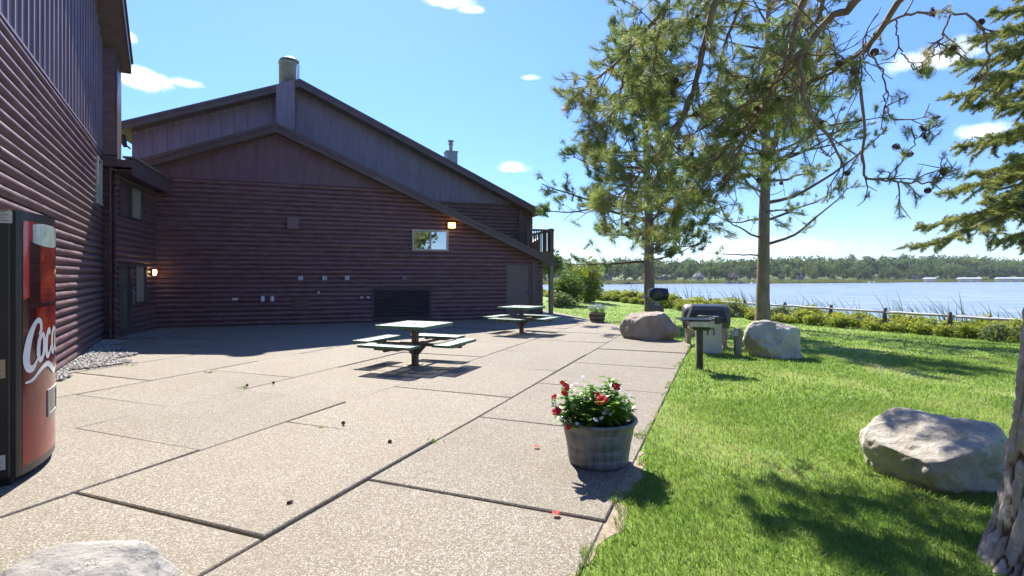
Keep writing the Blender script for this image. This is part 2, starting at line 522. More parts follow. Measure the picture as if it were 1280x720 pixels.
M_CURT = pm('cream_curtain', (.55, .46, .34), (.42, .34, .24), 2, .9, stretch=(9, 9, .3))
M_INT = pm('dim_interior', (.02, .018, .016), (.035, .03, .027), 2, .9)
M_WOODPOST = pm('weathered_post', (.20, .165, .125), (.29, .24, .19), 6, .85, .5, 30, stretch=(3, 3, .5))

def glass_mat(name, refl, tintc):
    m, t, out = new_mat(name)
    tr = t.n('ShaderNodeBsdfTransparent', None, Color=tintc)
    gl = t.n('ShaderNodeBsdfGlossy', None, Color=(.95, .97, 1), Roughness=.015)
    nz = t.noise(coords(t, 'Object'), 1.1, 2)
    bn = t.n('ShaderNodeBump', None, Strength=.12, Distance=.05, Height=nz)
    t.link(bn.outputs[0], gl.inputs['Normal'])
    fc = t.n('ShaderNodeLayerWeight', None, Blend=.5).outputs['Facing']
    fr = t.math('ADD', .04, t.math('MULTIPLY', t.math('POWER', fc, 5.0), .8))
    f = t.math('ADD', fr, refl, clamp=True)
    mx = t.n('ShaderNodeMixShader', None, i0=f, i1=tr.outputs[0], i2=gl.outputs[0])
    t.link(mx.outputs[0], out.inputs[0])
    return m
M_GLASS = glass_mat('window_glass', .06, (.9, .93, .93))
M_GLASSR = glass_mat('coated_window_glass', .42, (.45, .5, .5))

def frame_xf(O, az_deg):
    a_ = R(az_deg)
    Fx, Fy, Nx, Ny = math.sin(a_), math.cos(a_), math.cos(a_), -math.sin(a_)
    return lambda p: (O[0] + Fx * p[0] + Nx * p[1], O[1] + Fy * p[0] + Ny * p[1], p[2])

LOGR = random.Random(19)
def logs(mb, z0, z1, span, openings=(), n=0.0, reveal=.15, bulge=.055, seg=8):
    """half-round log courses; span(z) -> (t0, t1)"""
    k = 0
    while z0 + k * reveal < z1 - 1e-6:
        za, zb = z0 + k * reveal, min(z0 + (k + 1) * reveal, z1)
        zm = (za + zb) / 2
        cuts = [(o[0], o[1]) for o in openings if o[2] < zm < o[3]]
        rows = []
        for i in range(seg + 1):
            f = i / seg
            z = za + .006 + (zb - za - .012) * f
            rows.append((z, n + bulge * math.sin(math.pi * min(1, max(0, f * .94 + .03))) ** .75))
        lo, hi = span(zm)
        if hi - lo < .03: k += 1; continue
        segs, cur = [], lo
        for c0, c1 in sorted(cuts):
            if c1 <= cur or c0 >= hi: continue
            if c0 > cur: segs.append((cur, c0))
            cur = max(cur, c1)
        if cur < hi: segs.append((cur, hi))
        cutseg = []
        for s0, s1 in segs:
            c_ = s0; nxt = s0 + LOGR.uniform(1.2, 4.2)
            while nxt < s1 - .8:
                cutseg.append((c_, nxt - .005)); c_ = nxt + .005; nxt += LOGR.uniform(2.6, 4.6)
            cutseg.append((c_, s1))
        for s0, s1 in cutseg:
            jn, jz = LOGR.gauss(0, .0035), LOGR.gauss(0, .0022)
            pts, L = [], 0
            nn = max(1, int((s1 - s0) / 1.2))
            for z, nv in rows:
                l2, h2 = span(z)
                q0 = max(s0, l2) if s0 == lo else s0
                q0 = l2 if s0 == lo else q0
                q1 = h2 if s1 == hi else s1
                if q1 < q0: q1 = q0
                pts += [(q0 + (q1 - q0) * j / nn, nv + jn, z + jz + .0025 * math.sin((q0 + (q1 - q0) * j / nn) * 1.3 + k * 2.1)) for j in range(nn + 1)]
            w_ = nn + 1
            fs = [(i * w_ + j, i * w_ + j + 1, (i + 1) * w_ + j + 1, (i + 1) * w_ + j) for i in range(seg) for j in range(nn)]
            mb.add(pts, fs, True)
        k += 1

def window(xf, parent, t0, t1, z0, z1, n, frame_mat, glass, mullions=(.5,), fw=.06, curtain=None, name='window', label=None):
    """frame part with pane and sill sub-parts"""
    f = MB(xf)
    d0, d1 = n - .02, n + .065
    f.box(t0, t1, d0, d1, z1 - fw, z1); f.box(t0, t1, d0, d1 + .01, z0, z0 + fw)
    f.box(t0, t0 + fw, d0, d1 - .003, z0 + fw, z1 - fw); f.box(t1 - fw, t1, d0, d1 - .003, z0 + fw, z1 - fw)
    for q in mullions:
        tm = t0 + (t1 - t0) * q
        f.box(tm - fw * .42, tm + fw * .42, d0, d1 - .012, z0 + fw, z1 - fw)
    fo = f.build(name, frame_mat, parent)
    p = MB(xf)
    p.add([(t0 + fw * .5, n + .01, z0 + fw * .5), (t1 - fw * .5, n + .01, z0 + fw * .5), (t1 - fw * .5, n + .01, z1 - fw * .5), (t0 + fw * .5, n + .01, z1 - fw * .5)], [(0, 1, 2, 3)])
    p.build('pane', glass, fo)
    if curtain:
        c = MB(xf); nn = 40; a0, a1 = curtain
        vs = []
        for i in range(nn + 1):
            q = i / nn; tt = t0 + fw + (t1 - t0 - 2 * fw) * (a0 + (a1 - a0) * q)
            dn = n - .012 + .006 * math.sin(q * 40)
            vs += [(tt, dn, z0 + fw), (tt, dn, z1 - fw)]
        c.add(vs, [(2 * i, 2 * i + 2, 2 * i + 3, 2 * i + 1) for i in range(nn)], True)
        c.build('curtain', M_CURT, fo)
    return fo

def lamp_mat(name, colr, strength):
    m, t, out = new_mat(name)
    e_ = t.n('ShaderNodeEmission', None, Color=colr, Strength=strength)
    t.link(e_.outputs[0], out.inputs[0])
    return m

# ------------------------------------------------------------------ main log building
OF = (-8.77, 17.0); XF = frame_xf(OF, 71)
main = empty('log_building', (-8.77, 17.0, 0), 'big dark brown log sided building with two stacked gables across the end of the patio', 'building')
LO_PK, UP_PK = (1.15, 6.46), (1.72, 8.93)
lo_l = lambda t_: LO_PK[1] - .384 * (LO_PK[0] - t_); lo_r = lambda t_: LO_PK[1] - .441 * (t_ - LO_PK[0])
up_l = lambda t_: UP_PK[1] - .376 * (UP_PK[0] - t_); up_r = lambda t_: UP_PK[1] - .463 * (t_ - UP_PK[0])
TH = .20
def lo_top(t_): return (lo_l(t_) if t_ < LO_PK[0] else lo_r(t_)) - TH
def up_top(t_): return (up_l(t_) if t_ < UP_PK[0] else up_r(t_)) - TH
TL, TR = -2.30, 10.52
# lower wall: log courses, cut along the rakes
def span_lo(z):
    l = max(TL, LO_PK[0] - (LO_PK[1] - TH - z) / .384); r_ = min(TR, LO_PK[0] + (LO_PK[1] - TH - z) / .441)
    return l, r_
OPEN = [(5.53, 6.83, 2.5, 3.25), (9.02, 9.99, -.1, 2.05), (4.21, 6.15, .1, 1.14)]
mb = MB(XF)
logs(mb, 0.0, 4.65, span_lo, OPEN)
mb.prism([(TL, -.2), (TR, -.2), (TR, lo_top(TR)), (LO_PK[0], LO_PK[1] - TH), (TL, lo_top(TL))], -.03, -2.98)
mb.build('log_wall', M_LOG, main)
# boarded gable above
mb = MB(XF)
gl_, gr_ = span_lo(4.67)
mb.prism([(gl_, 4.66), (gr_, 4.66), (LO_PK[0], LO_PK[1] - TH - .003)], -.028, .012)
mb.box(gl_, gr_, .012, .05, 4.645, 4.70)
q = gl_ + .4
while q < gr_ - .2:
    zt = lo_top(q) - .01
    if zt > 4.72: mb.box(q - .02, q + .02, .012, .034, 4.702, zt)
    q += .61
mb.build('gable_boards', M_BOARD, main)
# lower roof slabs + fascia
mb = MB(XF)
tl, tr = -2.80, 10.85
mb.prism([(tl, lo_l(tl)), LO_PK, LO_PK[::1] and (LO_PK[0], LO_PK[1] - TH), (tl, lo_l(tl) - TH)], .42, -2.99)
mb.prism([LO_PK, (tr, lo_r(tr)), (tr, lo_r(tr) - TH), (LO_PK[0], LO_PK[1] - TH)], .42, -2.99)
ro = mb.build('roof', M_SOFFIT, main)
mb = MB(XF)
FD = .27
mb.prism([(tl - .02, lo_l(tl - .02) + .02), (LO_PK[0], LO_PK[1] + .02), (LO_PK[0], LO_PK[1] + .02 - FD), (tl - .02, lo_l(tl - .02) + .02 - FD)], .42, .46)
mb.prism([(LO_PK[0], LO_PK[1] + .02), (tr + .02, lo_r(tr + .02) + .02), (tr + .02, lo_r(tr + .02) + .02 - FD), (LO_PK[0], LO_PK[1] + .02 - FD)], .42, .46)
mb.prism([(tl - .02, lo_l(tl - .02) + .025), (LO_PK[0], LO_PK[1] + .025), (LO_PK[0], LO_PK[1] - .075), (tl - .02, lo_l(tl - .02) - .075)], .462, .485)
mb.prism([(LO_PK[0], LO_PK[1] + .025), (tr + .02, lo_r(tr + .02) + .025), (tr + .02, lo_r(tr + .02) - .075), (LO_PK[0], LO_PK[1] - .075)], .462, .485)
mb.build('fascia', M_FASCIA, ro)
mb = MB(XF)
mb.prism([(tl - .03, lo_l(tl - .03) + .05), (LO_PK[0], LO_PK[1] + .05), (LO_PK[0], LO_PK[1] + .003), (tl - .03, lo_l(tl - .03) + .003)], .44, -2.99)
mb.prism([(LO_PK[0], LO_PK[1] + .05), (tr + .03, lo_r(tr + .03) + .05), (tr + .03, lo_r(tr + .03) + .003), (LO_PK[0], LO_PK[1] + .003)], .44, -2.99)
mb.build('shingles', M_ROOF, ro)

# upper wall, set back
UL, UR = -3.79, 11.12
mb = MB(XF)
def span_up(z):
    return max(UL, UP_PK[0] - (UP_PK[1] - TH - z) / .376), min(UR, UP_PK[0] + (UP_PK[1] - TH - z) / .463)
zb_ = 4.76
l1, r1 = span_up(zb_ + .02)
mb.prism([(UL, zb_), (r1, zb_), (UP_PK[0], UP_PK[1] - TH - .003), (UL, up_top(UL))], -3.04, -3.00)
for sgn in (0, 1):
    q = UL + .2
    while q < r1 - .1:
        zt = up_top(q) - .008
        if zt > zb_ + .05: mb.box(q - .012, q + .012, -3.00, -2.983, zb_ + .05, zt)
        q += .43
    break
mb.box(UL, r1, -3.0, -2.97, zb_ - .02, zb_ + .05)
# peeled paint below the left rake, where paint has come off in short vertical strips
nf0 = len(mb.f); rr = random.Random(5)
q = UL + .1
while q < 1.0:
    zt = up_top(q) - .012
    hh = rr.uniform(.03, .14)
    mb.box(q - rr.uniform(.006, .02), q + rr.uniform(.006, .03), -2.999, -2.981 + rr.uniform(0, .004), zt - hh, zt - rr.uniform(0, .02))
    q += rr.uniform(.05, .26)
q = 2.2
while q < 7.0:
    zt = up_top(q) - .02
    mb.box(q - .006, q + rr.uniform(.004, .025), -2.999, -2.9815 + rr.uniform(0, .003), zt - rr.uniform(.02, .06), zt)
    q += rr.uniform(.15, .7)
ub = mb.build('upper_boards', M_BOARD2, main)
ub.data.materials.append(M_PEEL)
for p_ in list(ub.data.polygons)[nf0:]: p_.material_index = 1
mb = MB(XF)
logs(mb, 2.06, 4.76, lambda z: (3.5, min(UR + .15, span_up(z)[1] + .3)), n=-3.02)
mb.prism([(UL, -.2), (UR + .14, -.2), (UR + .14, up_top(UR)), (UP_PK[0], UP_PK[1] - TH), (UL, up_top(UL))], -3.045, -14)
mb.build('upper_wall', M_LOG, main)
mb = MB(XF)
mb.box(10.60, 10.92, -3.04, -2.92, 2.2, up_top(10.7) - .02)
mb.build('corner_board', M_FASCIA, main); mb = MB(XF)
mb.box(10.05, 10.28, -.02, .075, 0, lo_top(10.28) - .01)
mb.build('corner_board', M_FASCIA, main)
tl, tr = -4.2, 11.42
mb = MB(XF)
mb.prism([(tl, up_l(tl)), UP_PK, (UP_PK[0], UP_PK[1] - TH), (tl, up_l(tl) - TH)], -2.42, -14.4)
mb.prism([UP_PK, (tr, up_r(tr)), (tr, up_r(tr) - TH), (UP_PK[0], UP_PK[1] - TH)], -2.42, -14.4)
ro = mb.build('roof', M_SOFFIT, main)
mb = MB(XF)
mb.prism([(tl - .02, up_l(tl - .02) + .02), (UP_PK[0], UP_PK[1] + .02), (UP_PK[0], UP_PK[1] + .02 - FD), (tl - .02, up_l(tl - .02) + .02 - FD)], -2.42, -2.38)
mb.prism([(UP_PK[0], UP_PK[1] + .02), (tr + .02, up_r(tr + .02) + .02), (tr + .02, up_r(tr + .02) + .02 - FD), (UP_PK[0], UP_PK[1] + .02 - FD)], -2.42, -2.38)
mb.prism([(tl - .02, up_l(tl - .02) + .025), (UP_PK[0], UP_PK[1] + .025), (UP_PK[0], UP_PK[1] - .075), (tl - .02, up_l(tl - .02) - .075)], -2.378, -2.352)
mb.prism([(UP_PK[0], UP_PK[1] + .025), (tr + .02, up_r(tr + .02) + .025), (tr + .02, up_r(tr + .02) - .075), (UP_PK[0], UP_PK[1] - .075)], -2.378, -2.352)
mb.build('fascia', M_FASCIA, ro)
mb = MB(XF)
mb.prism([(tl - .03, up_l(tl - .03) + .05), (UP_PK[0], UP_PK[1] + .05), (UP_PK[0], UP_PK[1] + .003), (tl - .03, up_l(tl - .03) + .003)], -2.40, -14.4)
mb.prism([(UP_PK[0], UP_PK[1] + .05), (tr + .03, up_r(tr + .03) + .05), (tr + .03, up_r(tr + .03) + .003), (UP_PK[0], UP_PK[1] + .003)], -2.40, -14.4)
mb.build('shingles', M_ROOF, ro)
# chimney chase and flue
mb = MB(XF)
mb.prism([(.90, 6.2), (1.54, 6.2), (1.54, up_l(1.54) + .03), (.90, up_l(.90) + .03)], -2.99, -2.345)
mb.box(.90, .97, -2.345, -2.33, 6.25, 8.3); mb.box(1.47, 1.54, -2.345, -2.33, 6.25, 8.5)
ch = mb.build('chimney_chase', M_BOARD2, main)
mb = MB(XF)
mb.lathe([(.31, 8.4), (.31, 9.62), (.335, 9.63), (.335, 9.70), (.29, 9.71)], 20, (1.26, -2.9))
fl = mb.build('chimney_flue', M_GALV, ch)
mb = MB(XF)
mb.lathe([(.02, 9.91), (.2, 9.88), (.35, 9.79), (.36, 9.77), (.35, 9.755)], 20, (1.32, -2.9))
mb.tube([(1.60, -2.8, 9.75), (1.66, -2.8, 9.6), (1.66, -2.8, 9.0)], [.022] * 3, 6)
mb.tube([(1.56, -2.7, 9.6), (1.61, -2.7, 9.5), (1.61, -2.7, 8.95)], [.018] * 3, 6)
mb.build('chimney_cap', M_GALV, ch)
# small chimney on the right slope
mb = MB(XF); tc, nc = 7.92, -4.5
mb.box(tc - .25, tc + .25, nc - .25, nc + .25, up_r(tc) - .3, 7.12); mb.box(tc - .28, tc + .28, nc - .28, nc + .28, 7.12, 7.17)
sc_ = mb.build('small_chimney', M_GALV, main)
mb = MB(XF)
mb.lathe([(.08, 7.15), (.08, 7.47), (.115, 7.49), (.115, 7.55), (.075, 7.57), (.075, 7.62), (.14, 7.63), (.14, 7.68), (.02, 7.7)], 14, (tc, nc))
mb.build('vent_pipe', M_GALV, sc_)
# flood lamp on the far left roof corner
mb = MB()
p0 = at(163, 186, 18.4)
mb.tube([tuple(p0), tuple(at(158, 182, 18.3))], [.03, .03], 6)
c0, c1 = at(151, 169, 18.2), at(157, 184, 18.3)
mb.tube([tuple(c0), tuple(c0 * .7 + c1 * .3), tuple(c1)], [.12, .13, .05], 8)
mb.build('flood_lamp', M_DARK, main)

# things on the lower wall
window(XF, main, 5.53, 6.83, 2.5, 3.25, 0, M_FRAMEC, M_GLASSR)
# door
mb = MB(XF); mb.box(9.07, 9.94, -.02, .03, .02, 2.0)
for zz0, zz1 in ((.25, .9), (1.05, 1.8)):
    pass
do = mb.build('door', M_DOORP, main)
mb = MB(XF); mb.tube([(9.84, .03, 1.0), (9.84, .07, 1.0), (9.84, .085, 1.0)], [.012, .014, .03], 10); mb.build('handle', M_DARK, do)
mb = MB(XF); mb.box(9.0, 9.07, -.02, .06, 0, 2.06); mb.box(9.94, 10.01, -.02, .06, 0, 2.06); mb.box(9.07, 9.94, -.02, .058, 2.0, 2.06)
mb.build('door_frame', M_FASCIA, do)
# big louvre
mb = MB(XF)
mb.box(4.15, 4.23, -.02, .06, .06, 1.18); mb.box(6.13, 6.21, -.02, .06, .06, 1.18); mb.box(4.23, 6.13, -.02, .06, 1.10, 1.18); mb.box(4.23, 6.13, -.02, .06, .06, .13)
for i in range(11):
    z = .15 + i * .086
    mb.add([(4.23, .05, z), (6.13, .05, z), (6.13, .012, z + .042), (4.23, .012, z + .042), (4.23, .056, z + .006), (6.13, .056, z + .006), (6.13, .018, z + .048), (4.23, .018, z + .048)],
           [(0, 1, 2, 3), (4, 5, 6, 7), (0, 1, 5, 4), (2, 3, 7, 6)])
mb.build('louvre_vent', pm('louvre_paint', (.045, .03, .034), (.065, .045, .05), 3, .6), main)
mb = MB(XF); mb.box(4.2, 6.16, -.029, -.012, .1, 1.12); mb.build('louvre_backing', M_INT, main)
mb = MB(XF)
mb.box(1.62, 2.13, .03, .07, .55, .87)
for i in range(4): mb.box(1.67, 2.08, .07, .08, .6 + i * .06, .625 + i * .06)
mb.build('wall_vent', M_FASCIA, main)
mb = MB(XF)
mb.bbox(1.45, 1.80, .03, .20, 3.14, 3.55, .02); mb.box(1.50, 1.75, .2, .215, 3.2, 3.5)
mb.build('vent_hood', pm('vent_hood_paint', (.16, .10, .105), (.19, .125, .13), 4, .5), main)
for tq in (1.86, 2.61, 3.33, 5.25):
    mb = MB(XF); mb.bbox(tq - .075, tq + .075, .03, .09, 1.46, 1.60, .012); mb.build('outlet_box', M_GREYP if tq < 5 else M_BOARD2, main)
M_PVC = pm('white_pvc', (.6, .62, .64), (.68, .7, .72), 6, .35)
for tq in (.72, 1.0):
    mb = MB(XF); mb.tube([(tq, .0, .90), (tq, .07, .905), (tq, .13, .89), (tq, .16, .83), (tq, .165, .77)], [.055, .057, .06, .06, .06], 12); mb.build('pvc_vent', M_PVC, main)
for tq in (3.80, 4.02):
    mb = MB(XF); mb.tube([(tq, .02, .86), (tq, .10, .86)], [.062, .062], 14, cap=False); mb.tube([(tq, .1, .86), (tq, .02, .86)], [.045, .045], 14)
    mb.build('pvc_vent', M_PVC, main)
mb = MB(XF); mb.bbox(-.17, .0, .03, .1, .83, .9, .015); mb.build('hose_bib', M_PVC, main)
mb = MB(XF); mb.bbox(2.38, 2.45, .03, .08, 1.0, 1.09, .012); mb.build('small_box', M_GREYP, main)
# lit wall lamp by the window
M_LAMPO = lamp_mat('amber_lamp_glass', (1.0, .50, .08), 5.0)
mb = MB(XF); mb.bbox(6.77, 7.09, .03, .13, 3.30, 3.55, .02); wl = mb.build('wall_lamp', M_FASCIA, main)
mb = MB(XF); mb.bbox(6.80, 7.06, .131, .20, 3.33, 3.52, .03); mb.build('lamp_lens', M_LAMPO, wl)
# balcony on the lake side
mb = MB(XF)
mb.box(10.9, 11.80, -1.85, -2.96, 2.25, 2.50); mb.box(11.3, 11.8, -2.96, -6.0, 2.25, 2.499)
bal = mb.build('balcony', M_FASCIA, main)
mb = MB(XF); mb.box(11.62, 11.80, -1.86, -2.04, 2.5, 3.62); mb.box(10.58, 10.72, -1.86, -2.0, 2.5, 3.6)
for i in range(8):
    tq = 10.80 + i * .105
    mb.box(tq, tq + .04, -1.90, -1.94, 2.55, 3.5)
for i in range(20):
    nq = -2.2 - i * .19
    mb.box(11.74, 11.78, nq, nq - .04, 2.55, 3.5)
mb.box(10.6, 11.82, -1.84, -1.99, 3.5, 3.58); mb.box(11.69, 11.83, -1.99, -6.0, 3.5, 3.58); mb.box(10.6, 11.7, -1.89, -1.95, 2.55, 2.62)
mb.build('railing', pm('railing_paint', (.10, .055, .045), (.14, .08, .065), 5, .55), bal)
mb = MB(XF); mb.prism([(11.32, 2.5), (11.66, 2.7), (11.66, 3.3), (11.32, 3.05)], -3.2, -5.8)
mb.build('stair_skirt', pm('reddish_paint', (.20, .085, .06), (.24, .11, .08), 5, .6), bal)
mb = MB(XF); mb.box(11.62, 11.78, -1.87, -2.02, -.1, 2.25); mb.build('balcony_post', M_WOODPOST, main)
mb = MB(XF); mb.box(11.62, 11.78, -5.7, -5.85, -.2, 2.25); mb.build('balcony_post', M_WOODPOST, main)

# entry wing between the two gables
OE = (-10.9447, 16.2512); XE = frame_xf(OE, -19)
EOP = [(-3.07, -1.21, 3.13, 4.06), (-3.12, -2.12, -.1, 1.98), (-1.88, -.92, .82, 1.93)]
mb = MB(XE)
logs(mb, 0, 4.2, lambda z: (-3.35, -.02), EOP)
mb.box(-3.35, -.0, -.03, -.06, -.1, 4.4)
# reveal box is open in front of the glazed bays, so the wall behind them is set back
mb.box(-3.35, .0, -2.6, -2.7, -.1, 4.4)
mb.build('entry_wall', M_LOG, main)
mb = MB(XE); mb.box(-3.4, -.02, .42, -3.0, 4.30, 4.48); mb.box(-3.4, .9, .42, .46, 4.10, 4.52); mb.box(-3.4, -.02, -.02, .40, 4.20, 4.235)
er = mb.build('entry_roof', M_FASCIA, main)
mb = MB(XE); mb.box(-3.4, .9, .22, .50, 4.525, 4.57); mb.build('roof_edge', M_SOFFIT, er)
M_EFR = pm('dark_trim', (.05, .04, .042), (.07, .055, .058), 4, .4)
window(XE, main, -3.07, -1.21, 3.13, 4.06, 0, M_EFR, M_GLASS, (.5,), curtain=(.5, 1.0))
fo = window(XE, main, -1.88, -.92, .82, 1.93, 0, M_FASCIA, M_GLASS, (), curtain=(0, 1))
mb = MB(XE)
for x0, x1, z0, z1 in ((-3.1, -2.98, .02, 1.95), (-2.26, -2.14, .02, 1.95), (-2.98, -2.26, 1.85, 1.95), (-2.98, -2.26, .02, .22)):
    mb.box(x0, x1, -.02, .055, z0, z1)
gd = mb.build('glass_door', M_EFR, main)
mb = MB(XE); mb.add([(-3.0, .01, .2), (-2.24, .01, .2), (-2.24, .01, 1.87), (-3.0, .01, 1.87)], [(0, 1, 2, 3)]); mb.build('pane', M_GLASS, gd)
mb = MB(XE); mb.tube([(-2.21, .06, .85), (-2.21, .11, .9), (-2.21, .11, 1.2), (-2.21, .06, 1.25)], [.014] * 4, 6); mb.build('handle', M_GALV, gd)
mb = MB(XE); mb.box(-2.9, -2.3, -.025, -.016, .25, 1.8); mb.build('door_blind', pm('door_blind', (.20, .16, .10), (.10, .08, .06), 3, .8, stretch=(1, 1, 12)), gd)
mb = MB(XE); mb.bbox(-.56, -.44, .04, .09, 1.6, 1.8, .01); sc2 = mb.build('sconce', M_EFR, main)
mb = MB(XE); mb.lathe([(.03, 1.62), (.055, 1.68), (.06, 1.74), (.035, 1.79)], 12, (-.5, .13)); mb.build('bulb', lamp_mat('warm_bulb', (1.0, .62, .25), 5.0), sc2)
mb = MB(XE); mb.box(-3.2, -1.6, .06, .95, .005, .05); mb.build('stoop', pm('stoop_concrete', (.17, .15, .13), (.24, .22, .19), 4, .9, .3, 40), main)

# ------------------------------------------------------------------ left log building
OL = (-10.3, 13.3); XL = frame_xf(OL, -31)
left = empty('log_building', (-10.3, 13.3, 0), 'tall brown log building at the left with vertical boards under its roof rake', 'building')
TRIDGE = -8.5
def rake(t_):
    return 7.05 - .5 * (t_ - .7) if t_ > TRIDGE else 7.05 - .5 * (TRIDGE - .7) - .5 * (TRIDGE - t_)
mb = MB(XL)
LW_OP = [(-1.19, -.46, 3.3, 4.4)]
logs(mb, 0, 4.65, lambda z: (-19.0, .02), LW_OP, seg=8, bulge=.058)
mb.prism([(-19, -.2), (.3, -.2), (.3, rake(.3) - .02), (TRIDGE, rake(TRIDGE) - .02), (-19, rake(-19) - .02)], -.03, -9)
M_LOGLIT = pm('sunlit_tone_log_siding', (.15, .088, .098), (.205, .130, .138), 3, .32, .25, 40, stretch=(1, 1, 3), spec=.55, wear=(.27, .20, .19), wear_scale=14, wear_lo=.64, wear_hi=.8, rough2=.44)  # log paint lightened: sunlight on this wall put into its colour
mb.build('log_wall', M_LOGLIT, left)
mb = MB(XL)
mb.prism([(-19, 4.66), (.02, 4.66), (.02, rake(.02) - .03), (TRIDGE, rake(TRIDGE) - .03), (-19, rake(-19) - .03)], -.029, .02)
q = -18.9
while q < -.05:
    mb.box(q, q + .05, .02, .05, 4.68, rake(q) - .06); q += .31
mb.box(-19, .02, .02, .06, 4.64, 4.677)
mb.build('board_wall', M_BOARD2, left)
window(XL, left, -1.19, -.46, 3.3, 4.4, .02, M_FRAMEC, M_GLASSR, ())
# end pilaster: short log courses facing the patio
XP = frame_xf((OL[0], OL[1]), 59)      # along the outward normal, facing back along the wall
mb = MB(XP)
logs(mb, 0, 4.65, lambda z: (-.01, .29), n=0.0, bulge=.03)
mb.box(-.02, .29, -.9, -.004, -.1, 4.64)
mb.box(-.02, .30, -.92, .012, 4.66, rake(.0) - .04)
mb.build('pilaster', M_LOG, left)
mb = MB(XP); mb.box(.295, .325, -.9, .03, 0, rake(0) - .1); mb.build('corner_board', M_FASCIA, left)
mb = MB(XL)
e0, th = .72, .22
mb.prism([(e0, rake(e0)), (TRIDGE, rake(TRIDGE)), (TRIDGE, rake(TRIDGE) + th), (e0, rake(e0) + th)], .52, -9.4)
mb.prism([(TRIDGE, rake(TRIDGE)), (-20, rake(-20)), (-20, rake(-20) + th), (TRIDGE, rake(TRIDGE) + th)], .52, -9.4)
ro = mb.build('roof', M_SOFFIT, left)
mb = MB(XL)
mb.prism([(e0 + .02, rake(e0) - .03), (TRIDGE, rake(TRIDGE) - .03), (TRIDGE, rake(TRIDGE) + .25), (e0 + .02, rake(e0) + .25)], .521, .56)
mb.prism([(TRIDGE, rake(TRIDGE) - .03), (-20, rake(-20) - .03), (-20, rake(-20) + .25), (TRIDGE, rake(TRIDGE) + .25)], .521, .56)
mb.prism([(e0 + .001, rake(e0) - .03), (e0 + .001, rake(e0) + .25), (e0 + .04, rake(e0) + .25), (e0 + .04, rake(e0) - .03)], .519, -9.4)
mb.build('fascia', M_FASCIA, ro)
mb = MB(XL)
mb.prism([(e0 + .06, rake(e0) + .252), (TRIDGE, rake(TRIDGE) + .252), (TRIDGE, rake(TRIDGE) + .30), (e0 + .06, rake(e0) + .30)], .60, -9.4)
mb.prism([(TRIDGE, rake(TRIDGE) + .252), (-20, rake(-20) + .252), (-20, rake(-20) + .30), (TRIDGE, rake(TRIDGE) + .30)], .60, -9.4)
mb.build('shingles', M_ROOF, ro)
# ------------------------------------------------------------------ vending machine
VM_C, VM_AZ = (-3.77, 4.03), -28.0
XV = frame_xf(VM_C, VM_AZ)             # t along the front, n out of the front, z up
VW, VD, VH, BOW = .95, .86, 2.10, .085
vm = empty('vending_machine', (VM_C[0], VM_C[1], 0), 'tall black and red vending machine with a bottle picture on its curved front', 'vending machine')
M_VBODY = pm('black_cabinet', (.022, .020, .02), (.034, .03, .028), 3, .38, .05, 60, wear=(.12, .10, .085), wear_scale=22, wear_lo=.68, wear_hi=.74)
mb = MB(XV)
mb.bbox(0, VW, -VD, -.03, .07, VH, .012)
mb.build('cabinet', M_VBODY, vm)
for tt, nn in ((.03, -.12), (.03, -VD + .1), (VW - .12, -.12), (VW - .12, -VD + .1)):
    mb = MB(XV); mb.bbox(tt, tt + .09, nn, nn + .09, 0, .07, .008); mb.build('foot', M_BLACK, vm)
bow = lambda a_: BOW * (4 * a_ * (1 - a_)) ** .8 if 0 < a_ < 1 else 0.0
def vsurf(a_, z, off): return (a_ * VW, bow(a_) + off, z)
def vpoly(mb, cols, off=.003):
    """cols: list of (a, zlow, zhigh) strips"""
    vs = []
    for a_, z0, z1 in cols: vs += [vsurf(a_, z0, off), vsurf(a_, z1, off)]
    mb.add(vs, [(2 * i, 2 * i + 2, 2 * i + 3, 2 * i + 1) for i in range(len(cols) - 1)], True)
NA = 40
# door: curved black door with rim
mb = MB(XV)
A = [i / NA for i in range(NA + 1)]
vs = [vsurf(a_, z, 0) for a_ in A for z in (.07, VH)] + [(a_ * VW, -.03, z) for a_ in A for z in (.07, VH)]
o_ = 2 * (NA + 1)
fs = [(2 * i, 2 * i + 2, 2 * i + 3, 2 * i + 1) for i in range(NA)] + [(2 * i + 1, 2 * i + 3, o_ + 2 * i + 3, o_ + 2 * i + 1) for i in range(NA)] + [(2 * i, 2 * i + 2, o_ + 2 * i + 2, o_ + 2 * i) for i in range(NA)]
fs += [(0, 1, o_ + 1, o_), (2 * NA, 2 * NA + 1, o_ + 2 * NA + 1, o_ + 2 * NA)]
mb.add(vs, fs)
vdoor = mb.build('door', M_BLACK, vm)
# printed picture on the door
m, t, out = new_mat('printed_picture_red')
v = coords(t, 'Object')
sx_ = t.n('ShaderNodeSeparateXYZ', None, Vector=v)
n_ = t.noise(v, 5, 5, .6)
g_ = t.ramp(t.math('ADD', sx_.outputs[2], t.math('MULTIPLY', n_, .5)), .25, 1.5)
c = t.mix(g_, (.34, .018, .014), (.07, .008, .010))
c = t.mix(t.math('MULTIPLY', t.ramp(n_, .55, .72), .7), c, (.32, .05, .02))
b = t.n('ShaderNodeBsdfPrincipled', None, Base_Color=c, Roughness=.16)
b.inputs['Specular IOR Level'].default_value = .25; b.inputs['Coat Weight'].default_value = .22; b.inputs['Coat Roughness'].default_value = .05
t.link(b.outputs[0], out.inputs[0]); M_ART = m
def gloss(name, c1, c2, sc=6):
    mm = pm(name, c1, c2, sc, .2); mm.node_tree.nodes['Principled BSDF'].inputs['Coat Weight'].default_value = .5; return mm
M_RED = gloss('printed_red', (.52, .012, .016), (.44, .010, .014))
M_GLASSP = gloss('printed_bottle_glass', (.34, .46, .38), (.55, .64, .58), 9)
M_COLA = gloss('printed_amber_liquid', (.36, .045, .012), (.13, .012, .008), 5)
